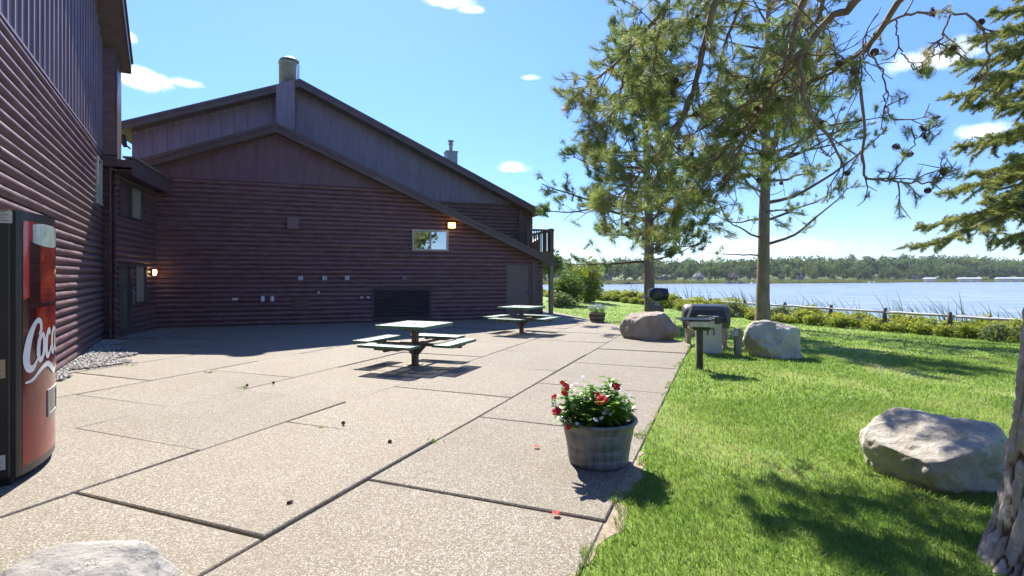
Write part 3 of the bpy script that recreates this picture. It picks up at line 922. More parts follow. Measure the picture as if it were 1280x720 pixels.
M_COLAD = gloss('printed_dark_liquid', (.035, .008, .006), (.06, .012, .008), 7)
M_WHITEP = gloss('printed_white', (.80, .80, .80), (.76, .76, .76))
mb = MB(XV); vpoly(mb, [(a_, .13, VH - .07) for a_ in np.linspace(.055, .965, 36)], .002); art = mb.build('front_picture', M_ART, vdoor)
mb = MB(XV); vpoly(mb, [(a_, 1.40 + .25 * a_, VH - .072) for a_ in np.linspace(.058, .20, 8)], .0032); mb.build('red_field', M_RED, vdoor)
mb = MB(XV); vpoly(mb, [(a_, .95, VH - .072) for a_ in np.linspace(.78, .964, 8)], .0032); mb.build('red_field', M_RED, vdoor)
def zcap(a_): return 0
mb = MB(XV)
cols = []
for a_ in np.linspace(.17, .80, 26):
    k = (a_ - .485) / .315
    cols.append((a_, 1.84 + .025 * k * k, 2.026 - .02 * k ** 4))
vpoly(mb, cols, .0046); mb.build('bottle_glass', M_GLASSP, vdoor)
mb = MB(XV); vpoly(mb, [(a_, 1.37, 1.85 + .02 * ((a_ - .48) / .31) ** 2) for a_ in np.linspace(.13, .30, 8)], .0044); mb.build('dark_liquid', M_COLAD, vdoor)
mb = MB(XV); vpoly(mb, [(a_, 1.37, 1.85 + .02 * ((a_ - .48) / .31) ** 2) for a_ in np.linspace(.70, .83, 8)], .0044); mb.build('dark_liquid', M_COLAD, vdoor)
mb = MB(XV); vpoly(mb, [(a_, 1.37 + .12 * abs(a_ - .5) ** 1.5, 1.842) for a_ in np.linspace(.29, .71, 16)], .0047); mb.build('bottle_liquid', M_COLA, vdoor)
mb = MB(XV); vpoly(mb, [(a_, 1.355 - .03 * abs(a_ - .5), 1.385 - .02 * abs(a_ - .5)) for a_ in np.linspace(.10, .85, 12)], .0053); mb.build('bottle_outline', M_COLAD, vdoor)
mb = MB(XV); vpoly(mb, [(a_, 1.02 + .55 * (a_ - .48) ** 2, 1.35 - .02 * abs(a_ - .5)) for a_ in np.linspace(.22, .80, 14)], .0048); mb.build('bottle_liquid', M_COLA, vdoor)
# white script lettering: ribbons of varying width in the (a, z) plane of the door
def ribbon(mb, ctrl, wid, off=.0065, n=46):
    P = np.array(ctrl, float); k = len(P)
    ts = np.linspace(0, k - 1, n); res = []; ww = []
    for s in ts:
        i = min(int(s), k - 2); u = s - i
        p0, p1, p2, p3 = P[max(i - 1, 0)], P[i], P[i + 1], P[min(i + 2, k - 1)]
        res.append(.5 * ((2 * p1) + (-p0 + p2) * u + (2 * p0 - 5 * p1 + 4 * p2 - p3) * u * u + (-p0 + 3 * p1 - 3 * p2 + p3) * u ** 3))
        w0, w1 = wid[min(i, len(wid) - 1)], wid[min(i + 1, len(wid) - 1)]; ww.append(w0 + (w1 - w0) * u)
    res = np.array(res); tg = np.gradient(res, axis=0); tg /= np.linalg.norm(tg, axis=1)[:, None] + 1e-9
    nr = np.stack([-tg[:, 1], tg[:, 0]], 1)
    vs = []
    for p, q, w in zip(res, nr, ww):
        for sg in (-1, 1):
            x, z = p + q * w * sg; z = .865 + (z - 1.07) * 1.12 if z > .9 else z
            vs.append(vsurf(min(max(x / VW, .03), .985), z, off))
    mb.add(vs, [(2 * i, 2 * i + 1, 2 * i + 3, 2 * i + 2) for i in range(n - 1)])
mb = MB(XV)
# tall C, then o, c, a on a rising base line (metres across and up)
ribbon(mb, [(.25, 1.30), (.285, 1.345), (.27, 1.40), (.20, 1.395), (.125, 1.30), (.085, 1.17), (.10, 1.09), (.16, 1.075), (.225, 1.13)], [.010, .022, .018, .02, .034, .038, .032, .022, .010])
ribbon(mb, [(.30, 1.30), (.255, 1.26), (.24, 1.17), (.27, 1.12), (.325, 1.155), (.345, 1.24), (.325, 1.295), (.30, 1.30)], [.016, .026, .03, .018, .022, .03, .02, .016])
ribbon(mb, [(.475, 1.285), (.46, 1.32), (.415, 1.30), (.385, 1.22), (.40, 1.145), (.45, 1.14), (.50, 1.20)], [.014, .022, .022, .03, .028, .018, .010])
ribbon(mb, [(.65, 1.30), (.60, 1.325), (.545, 1.27), (.535, 1.18), (.575, 1.145), (.63, 1.20), (.665, 1.31)], [.014, .02, .028, .03, .018, .018, .022])
ribbon(mb, [(.675, 1.33), (.655, 1.23), (.66, 1.17), (.70, 1.155), (.76, 1.21)], [.026, .03, .026, .018, .010])
# wave below
ribbon(mb, [(.07, .985), (.16, .995), (.28, 1.05), (.40, 1.075), (.50, 1.045), (.60, 1.00), (.72, 1.02), (.86, 1.07)], [.006, .012, .016, .02, .026, .024, .014, .008])
mb.build('lettering', M_WHITEP, vdoor)
# delivery slot
mb = MB(XV)
A0, A1 = .44, .80
for a0, a1, z0, z1 in ((A0, A1, .42, .445), (A0, A1, .62, .645), (A0, A0 + .04, .445, .62), (A1 - .04, A1, .445, .62)):
    vs = [vsurf(a_, z, o2) for a_ in np.linspace(a0, a1, 6) for z, o2 in ((z0, .003), (z0, .010), (z1, .010), (z1, .003))]
    mb.add(vs, [(4 * i + j, 4 * i + 4 + j, 4 * i + 5 + j, 4 * i + 1 + j) for i in range(5) for j in range(3)] + [(0, 1, 2, 3), (20, 21, 22, 23)])
sl_ = mb.build('delivery_slot', M_GALV, vdoor)
mb = MB(XV); vpoly(mb, [(a_, .44, .625) for a_ in np.linspace(A0 + .04, A1 - .04, 6)], .006); mb.build('slot_flap', pm('slot_black', (.01, .01, .012), None, 5, .15), sl_)
# side stickers with printed grey lines
M_STK = pm('paper_sticker', (.62, .60, .56), (.55, .53, .49), 9, .6)
M_INK = pm('grey_ink', (.12, .12, .12), None, 4, .7)
M_TAN = pm('tan_sticker', (.50, .38, .24), (.46, .34, .2), 9, .6)
for n0, n1, z0, z1, mat_ in ((-.13, -.02, 2.0, 2.09, M_STK), (-.17, -.06, .83, .97, M_TAN), (-.17, -.06, .14, .25, M_STK)):
    mb = MB(XV); mb.box(-.0035, .0, n0, n1, z0, z1); s_ = mb.build('sticker', mat_, vm)
    mb = MB(XV)
    for i in range(4): mb.box(-.0045, -.0036, n0 + .015, n1 - .02 - .02 * (i % 2), z0 + .016 + i * .021, z0 + .022 + i * .021)
    mb.build('print', M_INK, s_)

# ------------------------------------------------------------------ picnic tables
m, t, out = new_mat('glare_paled_green_mesh')
v = coords(t, 'Object')
n_ = t.noise(v, 5, 5, .6)
geo = t.n('ShaderNodeNewGeometry')
c = t.mix(t.ramp(n_, .38, .62), (.44, .52, .45), (.60, .65, .60))  # sun glare on the green coating put into pale tones, with worn patches
b = t.n('ShaderNodeBsdfPrincipled', None, Base_Color=c, Roughness=.38)
b.inputs['Coat Weight'].default_value = .3; b.inputs['Coat Roughness'].default_value = .3
rot = t.n('ShaderNodeMapping', None, Vector=v, Rotation=(0, 0, R(45)), Scale=(1, 1, 0)).outputs[0]
vx = t.n('ShaderNodeSeparateXYZ', None, Vector=rot)
fx = t.math('ABSOLUTE', t.math('SUBTRACT', t.math('FRACT', t.math('MULTIPLY', vx.outputs[0], 42.0)), .5))
fy = t.math('ABSOLUTE', t.math('SUBTRACT', t.math('FRACT', t.math('MULTIPLY', vx.outputs[1], 42.0)), .5))
hole = t.math('LESS_THAN', t.math('MAXIMUM', fx, fy), .27)
tr = t.n('ShaderNodeBsdfTransparent')
mx = t.n('ShaderNodeMixShader', None, i0=hole, i1=b.outputs[0], i2=tr.outputs[0])
t.link(mx.outputs[0], out.inputs[0]); M_MESHG = m
M_GREEN = pm('green_coated_edge', (.018, .10, .062), (.03, .13, .085), 6, .4, .05, 40)
M_POST = pm('worn_black_steel', (.055, .042, .032), (.10, .07, .05), 9, .55, .2, 40, wear=(.26, .22, .18), wear_scale=11, wear_lo=.58, wear_hi=.66)

def picnic_table(loc, rz, label):
    root = empty('picnic_table', loc, label, 'picnic table', 'pedestal picnic tables on the patio', rz)
    S, H = .50, .74
    def slab(name, x0, x1, y0, y1, z1, th=.045):
        mb = MB(); mb.box(x0 + .01, x1 - .01, y0 + .01, y1 - .01, z1 - .012, z1 - .004)
        o = mb.build(name, M_MESHG, root, local=True)
        rim = MB()
        rim.bbox(x0, x1, y0, y0 + .024, z1 - th, z1, .006); rim.bbox(x0, x1, y1 - .024, y1, z1 - th, z1, .006)
        rim.bbox(x0, x0 + .024, y0 + .025, y1 - .025, z1 - th, z1, .006); rim.bbox(x1 - .024, x1, y0 + .025, y1 - .025, z1 - th, z1, .006)
        rim.build('rim', M_GREEN, o, local=True)
        return o
    top = slab('tabletop', -S, S, -S, S, H, .055)
    hb = MB(); hb.lathe([(.045, H - .003), (.045, H + .004), (.025, H + .004), (.025, H - .003)], 16, cap=False); hb.build('umbrella_hole', M_DARK, top, local=True)
    fr = MB()
    for s_ in (-1, 1):
        fr.box(-.38, .38, s_ * .2 - .02, s_ * .2 + .02, H - .075, H - .035)
    fr.box(-.03, .03, -.38, .38, H - .09, H - .055)
    fr.bbox(-.17, .17, -.09, .09, H - .13, H - .091, .008)
    fr.build('top_frame', M_POST, root, local=True)
    p = MB(); p.bbox(-.05, .05, -.05, .05, .0, H - .12, .01); p.bbox(-.11, .11, -.11, .11, 0, .012, .003)
    p.build('post', M_POST, root, local=True)
    for k in range(4):
        c_, s_ = math.cos(k * math.pi / 2), math.sin(k * math.pi / 2)
        rt = lambda q, c_=c_, s_=s_: (q[0] * c_ - q[1] * s_, q[0] * s_ + q[1] * c_, q[2])
        mb = MB(rt); mb.box(.65, .97, -.50, .50, .436, .444); o = mb.build('seat', M_MESHG, root, local=True)
        mb = MB(rt)
        mb.bbox(.64, .664, -.51, .51, .405, .45, .006); mb.bbox(.956, .98, -.51, .51, .405, .45, .006)
        mb.bbox(.665, .955, -.51, -.486, .405, .45, .006); mb.bbox(.665, .955, .486, .51, .405, .45, .006)
        mb.build('rim', M_GREEN, o, local=True)
        mb = MB(rt); mb.bbox(.04, .94, -.03, .03, .345, .40, .008)
        mb.bbox(.72, .90, -.24, .24, .365, .403, .006)
        mb.prism([(.045, .18), (.045, .34), (.22, .34), (.07, .18)], -.022, .022)
        mb.build('seat_arm', M_POST, root, local=True)
    return root
t1 = picnic_table((-1.75, 9.58, 0), R(-21.8), 'nearer green metal picnic table with four attached benches, fully in the sun')
t2 = copy_tree(t1); t2.location = (.27, 15.0, 0); t2.rotation_euler = (0, 0, R(-30))
t2['label'] = 'farther green metal picnic table, half in the shade in front of the brown door'

# ------------------------------------------------------------------ boulders
def rock_mat(name, c1, c2, c3, lich=(.30, .27, .12)):
    m, t, out = new_mat(name)
    v = coords(t, 'Object')
    n1 = t.noise(v, 3.0, 8, .62); n2 = t.noise(v, 26, 6, .7); n3 = t.noise(v, 1.3, 4)
    c = t.mix(t.ramp(n1, .35, .65), c1, c2)
    c = t.mix(t.math('MULTIPLY', t.ramp(n2, .5, .72), .6), c, c3)
    c = t.mix(t.math('MULTIPLY', t.ramp(n3, .56, .7), .45), c, lich)
    b = t.n('ShaderNodeBsdfPrincipled', None, Base_Color=c, Roughness=.85)
    b.inputs['Specular IOR Level'].default_value = .25
    vo = t.n('ShaderNodeTexNoise', None, Vector=v, Scale=5.0, Detail=9.0, Roughness=.68, Distortion=.6).outputs['Fac']
    h = t.math('ADD', t.math('MULTIPLY', vo, 1.0), t.math('MULTIPLY', n2, .25))
    bn = t.n('ShaderNodeBump', None, Strength=.9, Distance=.05, Height=h)
    n4 = t.noise(v, 70, 5, .75); ck = t.n('ShaderNodeTexVoronoi', {'feature': 'DISTANCE_TO_EDGE'}, Vector=t.vmath('ADD', v, t.vmath('SCALE', t.n('ShaderNodeTexNoise', None, Vector=v, Scale=4.0, Detail=5.0).outputs['Color']).outputs[0]).outputs[0], Scale=2.3).outputs['Distance']
    crack = t.math('MULTIPLY', t.ramp(ck, .018, .0), t.ramp(n1, .42, .58))
    bn2 = t.n('ShaderNodeBump', None, Strength=.7, Distance=.008, Height=t.math('SUBTRACT', n4, t.math('MULTIPLY', crack, 1.5)), Normal=bn.outputs[0])
    c = t.mix(t.math('MULTIPLY', crack, .6), c, (.10, .09, .08)); c = t.mix(t.math('MULTIPLY', t.ramp(n4, .58, .72), .5), c, (.15, .14, .125)); c = t.mix(t.math('MULTIPLY', t.ramp(n4, .42, .30), .5), c, (.55, .53, .49))
    t.link(c, b.inputs['Base Color'])
    bn = bn2
    t.link(bn.outputs[0], b.inputs['Normal']); t.link(b.outputs[0], out.inputs[0])
    return m
M_ROCKG = rock_mat('grey_granite', (.385, .35, .285), (.55, .515, .45), (.27, .24, .19))
M_ROCKT = rock_mat('tan_granite', (.285, .24, .195), (.40, .35, .295), (.205, .17, .14), (.25, .20, .15))
M_ROCKW = rock_mat('pale_granite', (.30, .283, .255), (.41, .39, .355), (.21, .195, .17), (.27, .245, .2))

def boulder(loc, size, seed, cuts, mat, label, rz=0, rough=.10):
    bm = bmesh.new()
    bmesh.ops.create_icosphere(bm, subdivisions=6, radius=1.0)
    off = Vector((seed * 3.7, seed * 1.9, seed * .7))
    cz, sz = math.cos(rz), math.sin(rz)
    for v in bm.verts:
        p = v.co.copy()
        p *= 1 + .16 * mnoise.noise(p * 1.1 + off) 
        for (nx_, ny_, nz_, d_, soft) in cuts:
            nv = Vector((nx_, ny_, nz_)).normalized()
            ex = p.dot(nv) - d_
            if ex > -soft:
                k = (ex + soft) ** 2 / (4 * soft) if ex < soft else ex
                p -= nv * k
        nn = sum(mnoise.noise(p * f_ + off) / g_ for f_, g_ in ((2.2, 1.6), (4.5, 3.2), (9, 7), (19, 15), (38, 30)))
        rid = -abs(mnoise.noise(p * 2.6 + off * 2)) * .5
        p += p.normalized() * rough * (nn + rid * .6) 
        q = Vector((p.x * size[0], p.y * size[1], p.z * size[2]))
        v.co = Vector((q.x * cz - q.y * sz, q.x * sz + q.y * cz, q.z))
    me = bpy.data.meshes.new('boulder'); bm.to_mesh(me); bm.free()
    me.polygons.foreach_set('use_smooth', [True] * len(me.polygons))
    o = link_mesh('boulder', me, mat); o.location = loc
    return tag(o, label, 'boulder', 'granite boulders')
# big one, right foreground
boulder((3.47, 4.30, .17), (.555, .47, .40), 3, [(-.42, -.30, 1, .55, .10), (.40, -.9, -.05, .82, .14), (.95, -.1, .35, .80, .10), (-.8, -.35, -.2, .84, .08), (.35, .35, .9, .74, .08)],
        M_ROCKG, 'low wide grey boulder lying in the grass just left of the near tree trunk', R(-12), .12)
boulder((5.42, 10.95, .23), (.61, .52, .50), 8, [(.25, .1, 1, .80, .08), (-.62, -.62, .50, .70, .05), (.85, -.5, .1, .80, .06), (.25, -.97, .05, .72, .05), (-.9, -.2, -.3, .80, .06), (-.1, -.5, .85, .84, .05)],
        M_ROCKG, 'round grey boulder beside the short utility post at the foot of the pine', R(10), .13)
boulder((3.52, 13.55, .30), (.72, .52, .51), 12, [(-.15, -.1, 1, .66, .07), (-.8, -.6, .15, .84, .05), (.75, -.55, .45, .78, .05), (0, -1, .1, .76, .05), (.8, .1, .5, .80, .06), (-.5, -.4, .8, .78, .05)],
        M_ROCKT, 'brownish boulder standing on the grassy corner of the patio', R(-14), .11)
boulder((-2.10, 2.50, .05), (.47, .36, .25), 17, [(0, 0, 1, .80, .15), (-.8, -.4, .4, .8, .1), (.8, .2, .5, .82, .1)], M_ROCKW, 'pale whitish boulder at the near edge of the patio, in front of the vending machine', R(-5), .10)

# ------------------------------------------------------------------ barrel planter
def noise_z(x, y, s=1): return mnoise.noise((x * s, y * s, 2.2))
m, t, out = new_mat('grey_barrel')
v = coords(t, 'Object')
sp = t.n('ShaderNodeSeparateXYZ', None, Vector=v)
ang = t.math('ARCTAN2', sp.outputs[1], sp.outputs[0])
st = t.math('FRACT', t.math('MULTIPLY', ang, 22 / (2 * math.pi)))
gap = t.math('LESS_THAN', t.math('ABSOLUTE', t.math('SUBTRACT', st, .5)), .045)
vs_ = t.n('ShaderNodeMapping', None, Vector=v, Scale=(10, 10, .8)).outputs[0]
n1 = t.noise(vs_, 2.2, 6, .65); n2 = t.noise(v, 7, 5)
c = t.mix(t.ramp(n1, .35, .68), (.088, .094, .104), (.172, .18, .194))
c = t.mix(t.math('MULTIPLY', t.ramp(n2, .5, .75), .6), c, (.20, .20, .205))
c = t.mix(t.math('MULTIPLY', gap, .3), c, (.03, .03, .03))
b = t.n('ShaderNodeBsdfPrincipled', None, Base_Color=c, Roughness=.42)
hh = t.math('SUBTRACT', n1, t.math('MULTIPLY', gap, .35))
bn = t.n('ShaderNodeBump', None, Strength=.4, Distance=.006, Height=hh)
t.link(bn.outputs[0], b.inputs['Normal']); t.link(b.outputs[0], out.inputs[0]); M_BARREL = m
M_SOIL = pm('potting_soil', (.035, .024, .017), (.07, .048, .034), 30, .95, .8, 60)
bp = empty('barrel_planter', (.745, 4.58, 0), 'grey half barrel planter with red and white flowers at the patio edge, in the foreground', 'planter')
mb = MB()
mb.lathe([(.235, .0), (.252, .012), (.258, .04), (.262, .075), (.258, .082), (.262, .09), (.274, .155), (.269, .163), (.275, .172), (.300, .29), (.297, .297), (.302, .305), (.318, .345),
          (.328, .352), (.334, .366), (.330, .382), (.318, .385), (.306, .378), (.298, .34)], 64, cap=False)
mb.lathe([(.001, .0), (.235, .0)], 64, cap=False)
mb.build('barrel', M_BARREL, bp, local=True)
mb = MB()
pr = [(.002, .345)] + [(r_, .34 + .012 * math.sin(r_ * 40)) for r_ in np.linspace(.04, .302, 9)]
mb.lathe(pr, 40, cap=False); mb.build('soil', M_SOIL, bp, local=True)

def blade_leaf(base, d, L, W, r, fold=.25):
    """pointed leaf of eight faces, bent downwards"""
    d = np.array(d, float); d /= np.linalg.norm(d)
    s = np.cross(d, [0, 0, 1]); s /= np.linalg.norm(s) + 1e-9
    u = np.cross(s, d)
    rows = []
    for i, (q, w) in enumerate(((0, .12), (.3, .85), (.62, .75), (.86, .35), (1, .0))):
        c_ = np.array(base) + d * L * q - np.array([0, 0, 1]) * L * .32 * q * q
        rows += [c_ - s * W * w + u * W * w * fold, c_, c_ + s * W * w + u * W * w * fold]
    F = []
    for i in range(4):
        F += [(3 * i, 3 * i + 1, 3 * i + 4, 3 * i + 3), (3 * i + 1, 3 * i + 2, 3 * i + 5, 3 * i + 4)]
    return rows, F

def flower_np(c, d, rad, petals, r):
    d = np.array(d, float); d /= np.linalg.norm(d)
    a_ = np.cross(d, [.3, .2, 1]); a_ /= np.linalg.norm(a_); b_ = np.cross(d, a_)
    V, F = [], []
    for k in range(petals):
        an = 2 * math.pi * k / petals + r.uniform(-.15, .15); w = math.pi / petals * 1.05
        e = lambda an_, rr, up: np.array(c) + (a_ * math.cos(an_) + b_ * math.sin(an_)) * rr + d * up
        b0 = len(V)
        V += [e(an, .0, -.12 * rad), e(an - w, .62 * rad, .05 * rad), e(an - w * .6, rad, .02 * rad), e(an + w * .6, rad, .0), e(an + w, .62 * rad, .05 * rad), e(an, .7 * rad, .14 * rad)]
        F += [(b0, b0 + 1, b0 + 5, b0 + 5)[:3], (b0 + 1, b0 + 2, b0 + 5), (b0 + 2, b0 + 3, b0 + 5), (b0 + 3, b0 + 4, b0 + 5), (b0 + 4, b0, b0 + 5)]
    return V, F

M_LEAFD = leaf_mat('dark_glossy_leaf', (.09, .21, .025), (.24, .40, .065), .46, .35, .5, c3=(.20, .27, .05))
M_LEAFL = leaf_mat('lime_leaf', (.16, .26, .03), (.26, .36, .05), .35, .5, .3)
M_PRED = leaf_mat('red_petal', (.68, .012, .02), (.80, .03, .045), .4, .5, .3)
M_PWHITE = leaf_mat('white_petal', (.72, .72, .74), (.80, .80, .80), .25, .6, .3)

def bouquet(parent, stems, r, leaf_mat_, leafL, name='foliage'):
    V, F, T = [], [], []
    st = Tubes()
    for (b0, tip, nl) in stems:
        b0, tip = np.array(b0), np.array(tip)
        mid = (b0 + tip) / 2 + r.normal(0, .012, 3)
        pts = [b0, (b0 + mid) / 2, mid, (mid + tip) / 2, tip]
        if len(stems) > 12: st.add(pts, [.005, .0045, .004, .003, .002], 5)
        else:
            s1 = Tubes(); s1.add(pts, [.005, .0045, .004, .003, .002], 5); s1.build('stem', M_LEAFD, parent)
        for i in range(nl):
            q = .25 + .75 * (i + r.uniform()) / nl
            base = b0 + (tip - b0) * q + r.normal(0, .006, 3)
            an = i * 2.4 + r.uniform(0, .8)
            d = np.array([math.cos(an), math.sin(an), r.uniform(.15, .9)])
            rows, fs = blade_leaf(base, d, leafL * r.uniform(.6, 1.15), leafL * r.uniform(.2, .3), r)
            o = len(V); V += rows; F += [tuple(o + j for j in f) for f in fs]
            T += [float(np.clip(r.normal(.4, .22) + (.35 if q > .92 else 0), 0, 1))] * len(rows)
    if len(stems) > 12: st.build('stem', M_LEAFD, parent)
    np_mesh(name, V, np.array(F), leaf_mat_, parent, smooth=True, tint=T)

def bloom(parent, c, d, rad, petals, mat, r, name='flower'):
    V, F = flower_np(c, d, rad, petals, r)
    np_mesh(name, V, np.array(F), mat, parent, smooth=True, tint=r.uniform(0, 1, len(V)))
r = np.random.default_rng(21)
pc = np.array([.745, 4.58, .345])
pl1 = empty('flowering_plant', tuple(pc), 'bushy plant with red trumpet flowers and dark glossy leaves growing in the grey barrel', 'plant')
stems = []
for i in range(70):
    an, rr = r.uniform(0, 6.283), .26 * math.sqrt(r.uniform())
    b0 = pc + [rr * math.cos(an) * .7, rr * math.sin(an) * .7, 0]
    h_ = r.uniform(.10, .24)
    tip = pc + [rr * math.cos(an) * 1.15 + r.normal(0, .03), rr * math.sin(an) * 1.1, h_]
    stems.append((b0, tip, int(r.integers(8, 14))))
for dx, dz in ((-.12, .31), (.09, .385), (.115, .36), (-.06, .33), (.02, .28), (.16, .25)):
    stems.append((pc + [dx * .7, -.04, 0], pc + [dx, -.06, dz], 18))
BL = ((708, 483, 4.42, .04), (706, 491, 4.40, .035), (693, 496, 4.38, .03), (696, 514, 4.30, .045), (752, 500, 4.30, .05), (757, 498, 4.34, .035), (770, 483, 4.5, .045), (711, 534, 4.24, .028), (703, 478, 4.5, .025), (747, 493, 4.4, .025))
for px, py, dq, sz in BL:
    tp_ = at(px, py, dq); rt_ = pc + (tp_ - pc) * np.array([.72, .6, 0])
    stems.append((rt_, tp_ + np.array([0, .012, -.008]), 9))
bouquet(pl1, stems, r, M_LEAFD, .12)
for px, py, dq, sz in BL:
    bloom(pl1, at(px, py, dq), (r.normal(0, .4), -.7, .8), sz, 5, M_PRED, r)
pl2 = empty('flowering_plant', tuple(pc + [0, 0, .001]), 'low plant with small white flowers growing among the red ones in the grey barrel', 'plant')
stems = []
for dx, dy, h_ in ((-.25, -.02, .16), (-.22, .1, .2), (.24, .05, .22), (.27, -.05, .18), (.2, .12, .2), (.06, -.23, .10), (.10, -.22, .14), (-.02, .2, .25), (-.1, -.24, .06), (.22, -.12, .15)):
    stems.append((pc + [dx * .8, dy * .8, 0], pc + [dx, dy, h_], 12))
bouquet(pl2, stems, r, M_LEAFD, .07)
for px, py, dq in ((690, 503, 4.42), (694, 500, 4.46), (700, 496, 4.5), (713, 490, 4.5), (724, 473, 4.7), (733, 480, 4.7), (741, 479, 4.7), (752, 523, 4.28), (757, 517, 4.3), (761, 519, 4.3), (760, 512, 4.34), (773, 489, 4.6),
                   (779, 490, 4.6), (785, 491, 4.62), (788, 495, 4.55), (748, 526, 4.27), (716, 528, 4.28), (722, 478, 4.75)):
    for k in range(1):
        bloom(pl2, at(px + r.normal(0, 2.2), py + r.normal(0, 1.8), dq), (r.normal(0, .4), -.55, 1), .020 * r.uniform(.8, 1.25), 5, M_PWHITE, r)
pl3 = empty('flowering_plant', tuple(pc + [-.2, -.05, 0]), 'lime green trailing leaves at the left rim of the grey barrel', 'plant')
bouquet(pl3, [(pc + [-.26, -.06, -.0], pc + [-.29, -.08, .2], 12), (pc + [-.1, -.26, 0], pc + [-.12, -.29, .05], 9), (pc + [.1, -.2, 0], pc + [.08, -.27, .13], 12)], r, M_LEAFL, .065)

# wooden tub by the lawn in the distance
M_TUBW = pm('weathered_tub_wood', (.17, .13, .10), (.26, .205, .16), 5, .8, .4, 30, stretch=(4, 4, .5))
zt2 = 0.0
tb = empty('tub_planter', (2.98, 18.55, zt2), 'weathered wooden tub of white petunias at the far corner of the patio', 'planter')
mb = MB()
mb.lathe([(.23, .0), (.27, .14), (.272, .28), (.30, .29), (.30, .31), (.272, .32)], 28, cap=False); mb.lathe([(.001, .29), (.275, .29)], 28, cap=False)
mb.build('tub', M_TUBW, tb, local=True)
mb = MB(); mb.lathe([(.258, .07), (.266, .07), (.272, .11), (.262, .11)], 28, cap=False); mb.lathe([(.279, .2), (.285, .2), (.287, .24), (.28, .24)], 28, cap=False); mb.build('hoop', M_DARK, tb, local=True)
pc2 = np.array([2.98, 18.55, .29])
pl4 = empty('flowering_plant', tuple(pc2), 'mound of white petunias in the weathered wooden tub', 'plant')
stems = []
for i in range(30):
    an, rr = r.uniform(0, 6.283), .30 * math.sqrt(r.uniform())
    stems.append((pc2 + [rr * .7 * math.cos(an), rr * .7 * math.sin(an), 0], pc2 + [rr * 1.1 * math.cos(an), rr * 1.1 * math.sin(an), .16 + .12 * r.uniform()], 10))
bouquet(pl4, stems, r, M_LEAFD, .10)
for i in range(40):
    an, rr = r.uniform(0, 6.283), .33 * math.sqrt(r.uniform())
    bloom(pl4, pc2 + [rr * math.cos(an), rr * math.sin(an), .30 - .45 * rr * rr * 2 + r.uniform(-.03, .03)], (r.normal(0, .4), -1, .6), .04, 5, M_PWHITE, r)

# ------------------------------------------------------------------ grills and posts
zg = lambda x, y: float(terrain(np.array(x), np.array(y)))
gx, gy = 3.27, 9.25; gz = zg(gx, gy)
pg = empty('pedestal_grill', (gx, gy, gz), 'black park grill with a flat grate on a single steel post, nearest of the grills', 'grill')
ga = R(-8)
XG = lambda p: (gx + p[0] * math.cos(ga) - p[1] * math.sin(ga), gy + p[0] * math.sin(ga) + p[1] * math.cos(ga), gz + p[2])
mb = MB(XG); mb.bbox(-.052, .052, -.052, .052, -.05, .70, .012); mb.build('post', M_BLACK, pg)
mb = MB(XG)
mb.add([(-.20, -.19, .84), (.20, -.19, .84), (.20, .19, .84), (-.20, .19, .84), (-.13, -.15, .69), (.13, -.15, .69), (.13, .15, .69), (-.13, .15, .69),
        (-.18, -.17, .84), (.18, -.17, .84), (.18, .17, .84), (-.18, .17, .84), (-.12, -.14, .71), (.12, -.14, .71), (.12, .14, .71), (-.12, .14, .71)],
       [(0, 1, 5, 4), (1, 2, 6, 5), (2, 3, 7, 6), (3, 0, 4, 7), (4, 5, 6, 7), (8, 9, 13, 12), (9, 10, 14, 13), (10, 11, 15, 14), (11, 8, 12, 15), (12, 13, 14, 15), (0, 1, 9, 8), (1, 2, 10, 9), (2, 3, 11, 10), (3, 0, 8, 11)])
mb.build('firebox', M_DARK, pg)
mb = MB(XG); mb.bbox(-.20, .20, -.215, -.195, .755, .845, .004); mb.build('ash_guard', pm('bare_steel', (.34, .33, .30), (.46, .45, .42), 9, .45, .1, 30, metallic=.3), pg)
mb = MB(XG)
mb.box(-.36, .16, -.24, -.215, .862, .885); mb.box(-.36, .16, .215, .24, .862, .885); mb.box(-.36, -.335, -.215, .215, .862, .885); mb.box(.135, .16, -.215, .215, .862, .885)
for i in range(15):
    yq = -.20 + i * .0285; mb.box(-.335, .135, yq, yq + .012, .868, .88)
mb.box(-.34, -.16, -.2, .2, .863, .867)
mb.build('grate', M_BLACK, pg)
mb = MB(XG); mb.tube([(.16, -.1, .873), (.26, -.1, .90), (.34, -.1, .91)], [.012, .012, .02], 8); mb.tube([(.16, .1, .873), (.24, .1, .89), (.32, .1, .90)], [.012, .012, .02], 8); mb.bbox(.22, .31, -.16, .02, .80, .93, .02)
mb.build('grate_handle', M_DARK, pg)

bx, by = 4.22, 11.40; bz = zg(bx, by); ba = R(-14)
XB = lambda p: (bx + p[0] * math.cos(ba) - p[1] * math.sin(ba), by + p[0] * math.sin(ba) + p[1] * math.cos(ba), bz + p[2])
gg = empty('gas_grill', (bx, by, bz), 'gas grill with an angular black hood on a pale grey cabinet, behind the post grill', 'grill')
M_CAB = pm('grey_cabinet_steel', (.44, .43, .40), (.52, .51, .48), 3, .5, .1, 20, wear=(.30, .25, .2), wear_scale=7, wear_lo=.68, wear_hi=.8)
mb = MB(XB); mb.bbox(-.24, .25, -.22, .25, -.06, .66, .015); cb = mb.build('cabinet', M_CAB, gg)
mb = MB(XB)
for tq in (-.05, .075): mb.box(tq, tq + .022, -.235, -.224, .40, .52)
mb.box(-.05, .097, -.235, -.224, .523, .545); mb.build('door_handle', M_DARK, cb)
mb = MB(XB); mb.bbox(-.44, .36, -.3, .28, .665, .73, .015); mb.build('firebox', M_DARK, gg)
mb = MB(XB)
prof = [(-.29, .74), (-.25, .93), (-.16, 1.01), (.08, 1.035), (.2, .98), (.27, .74)]     # (depth, height)
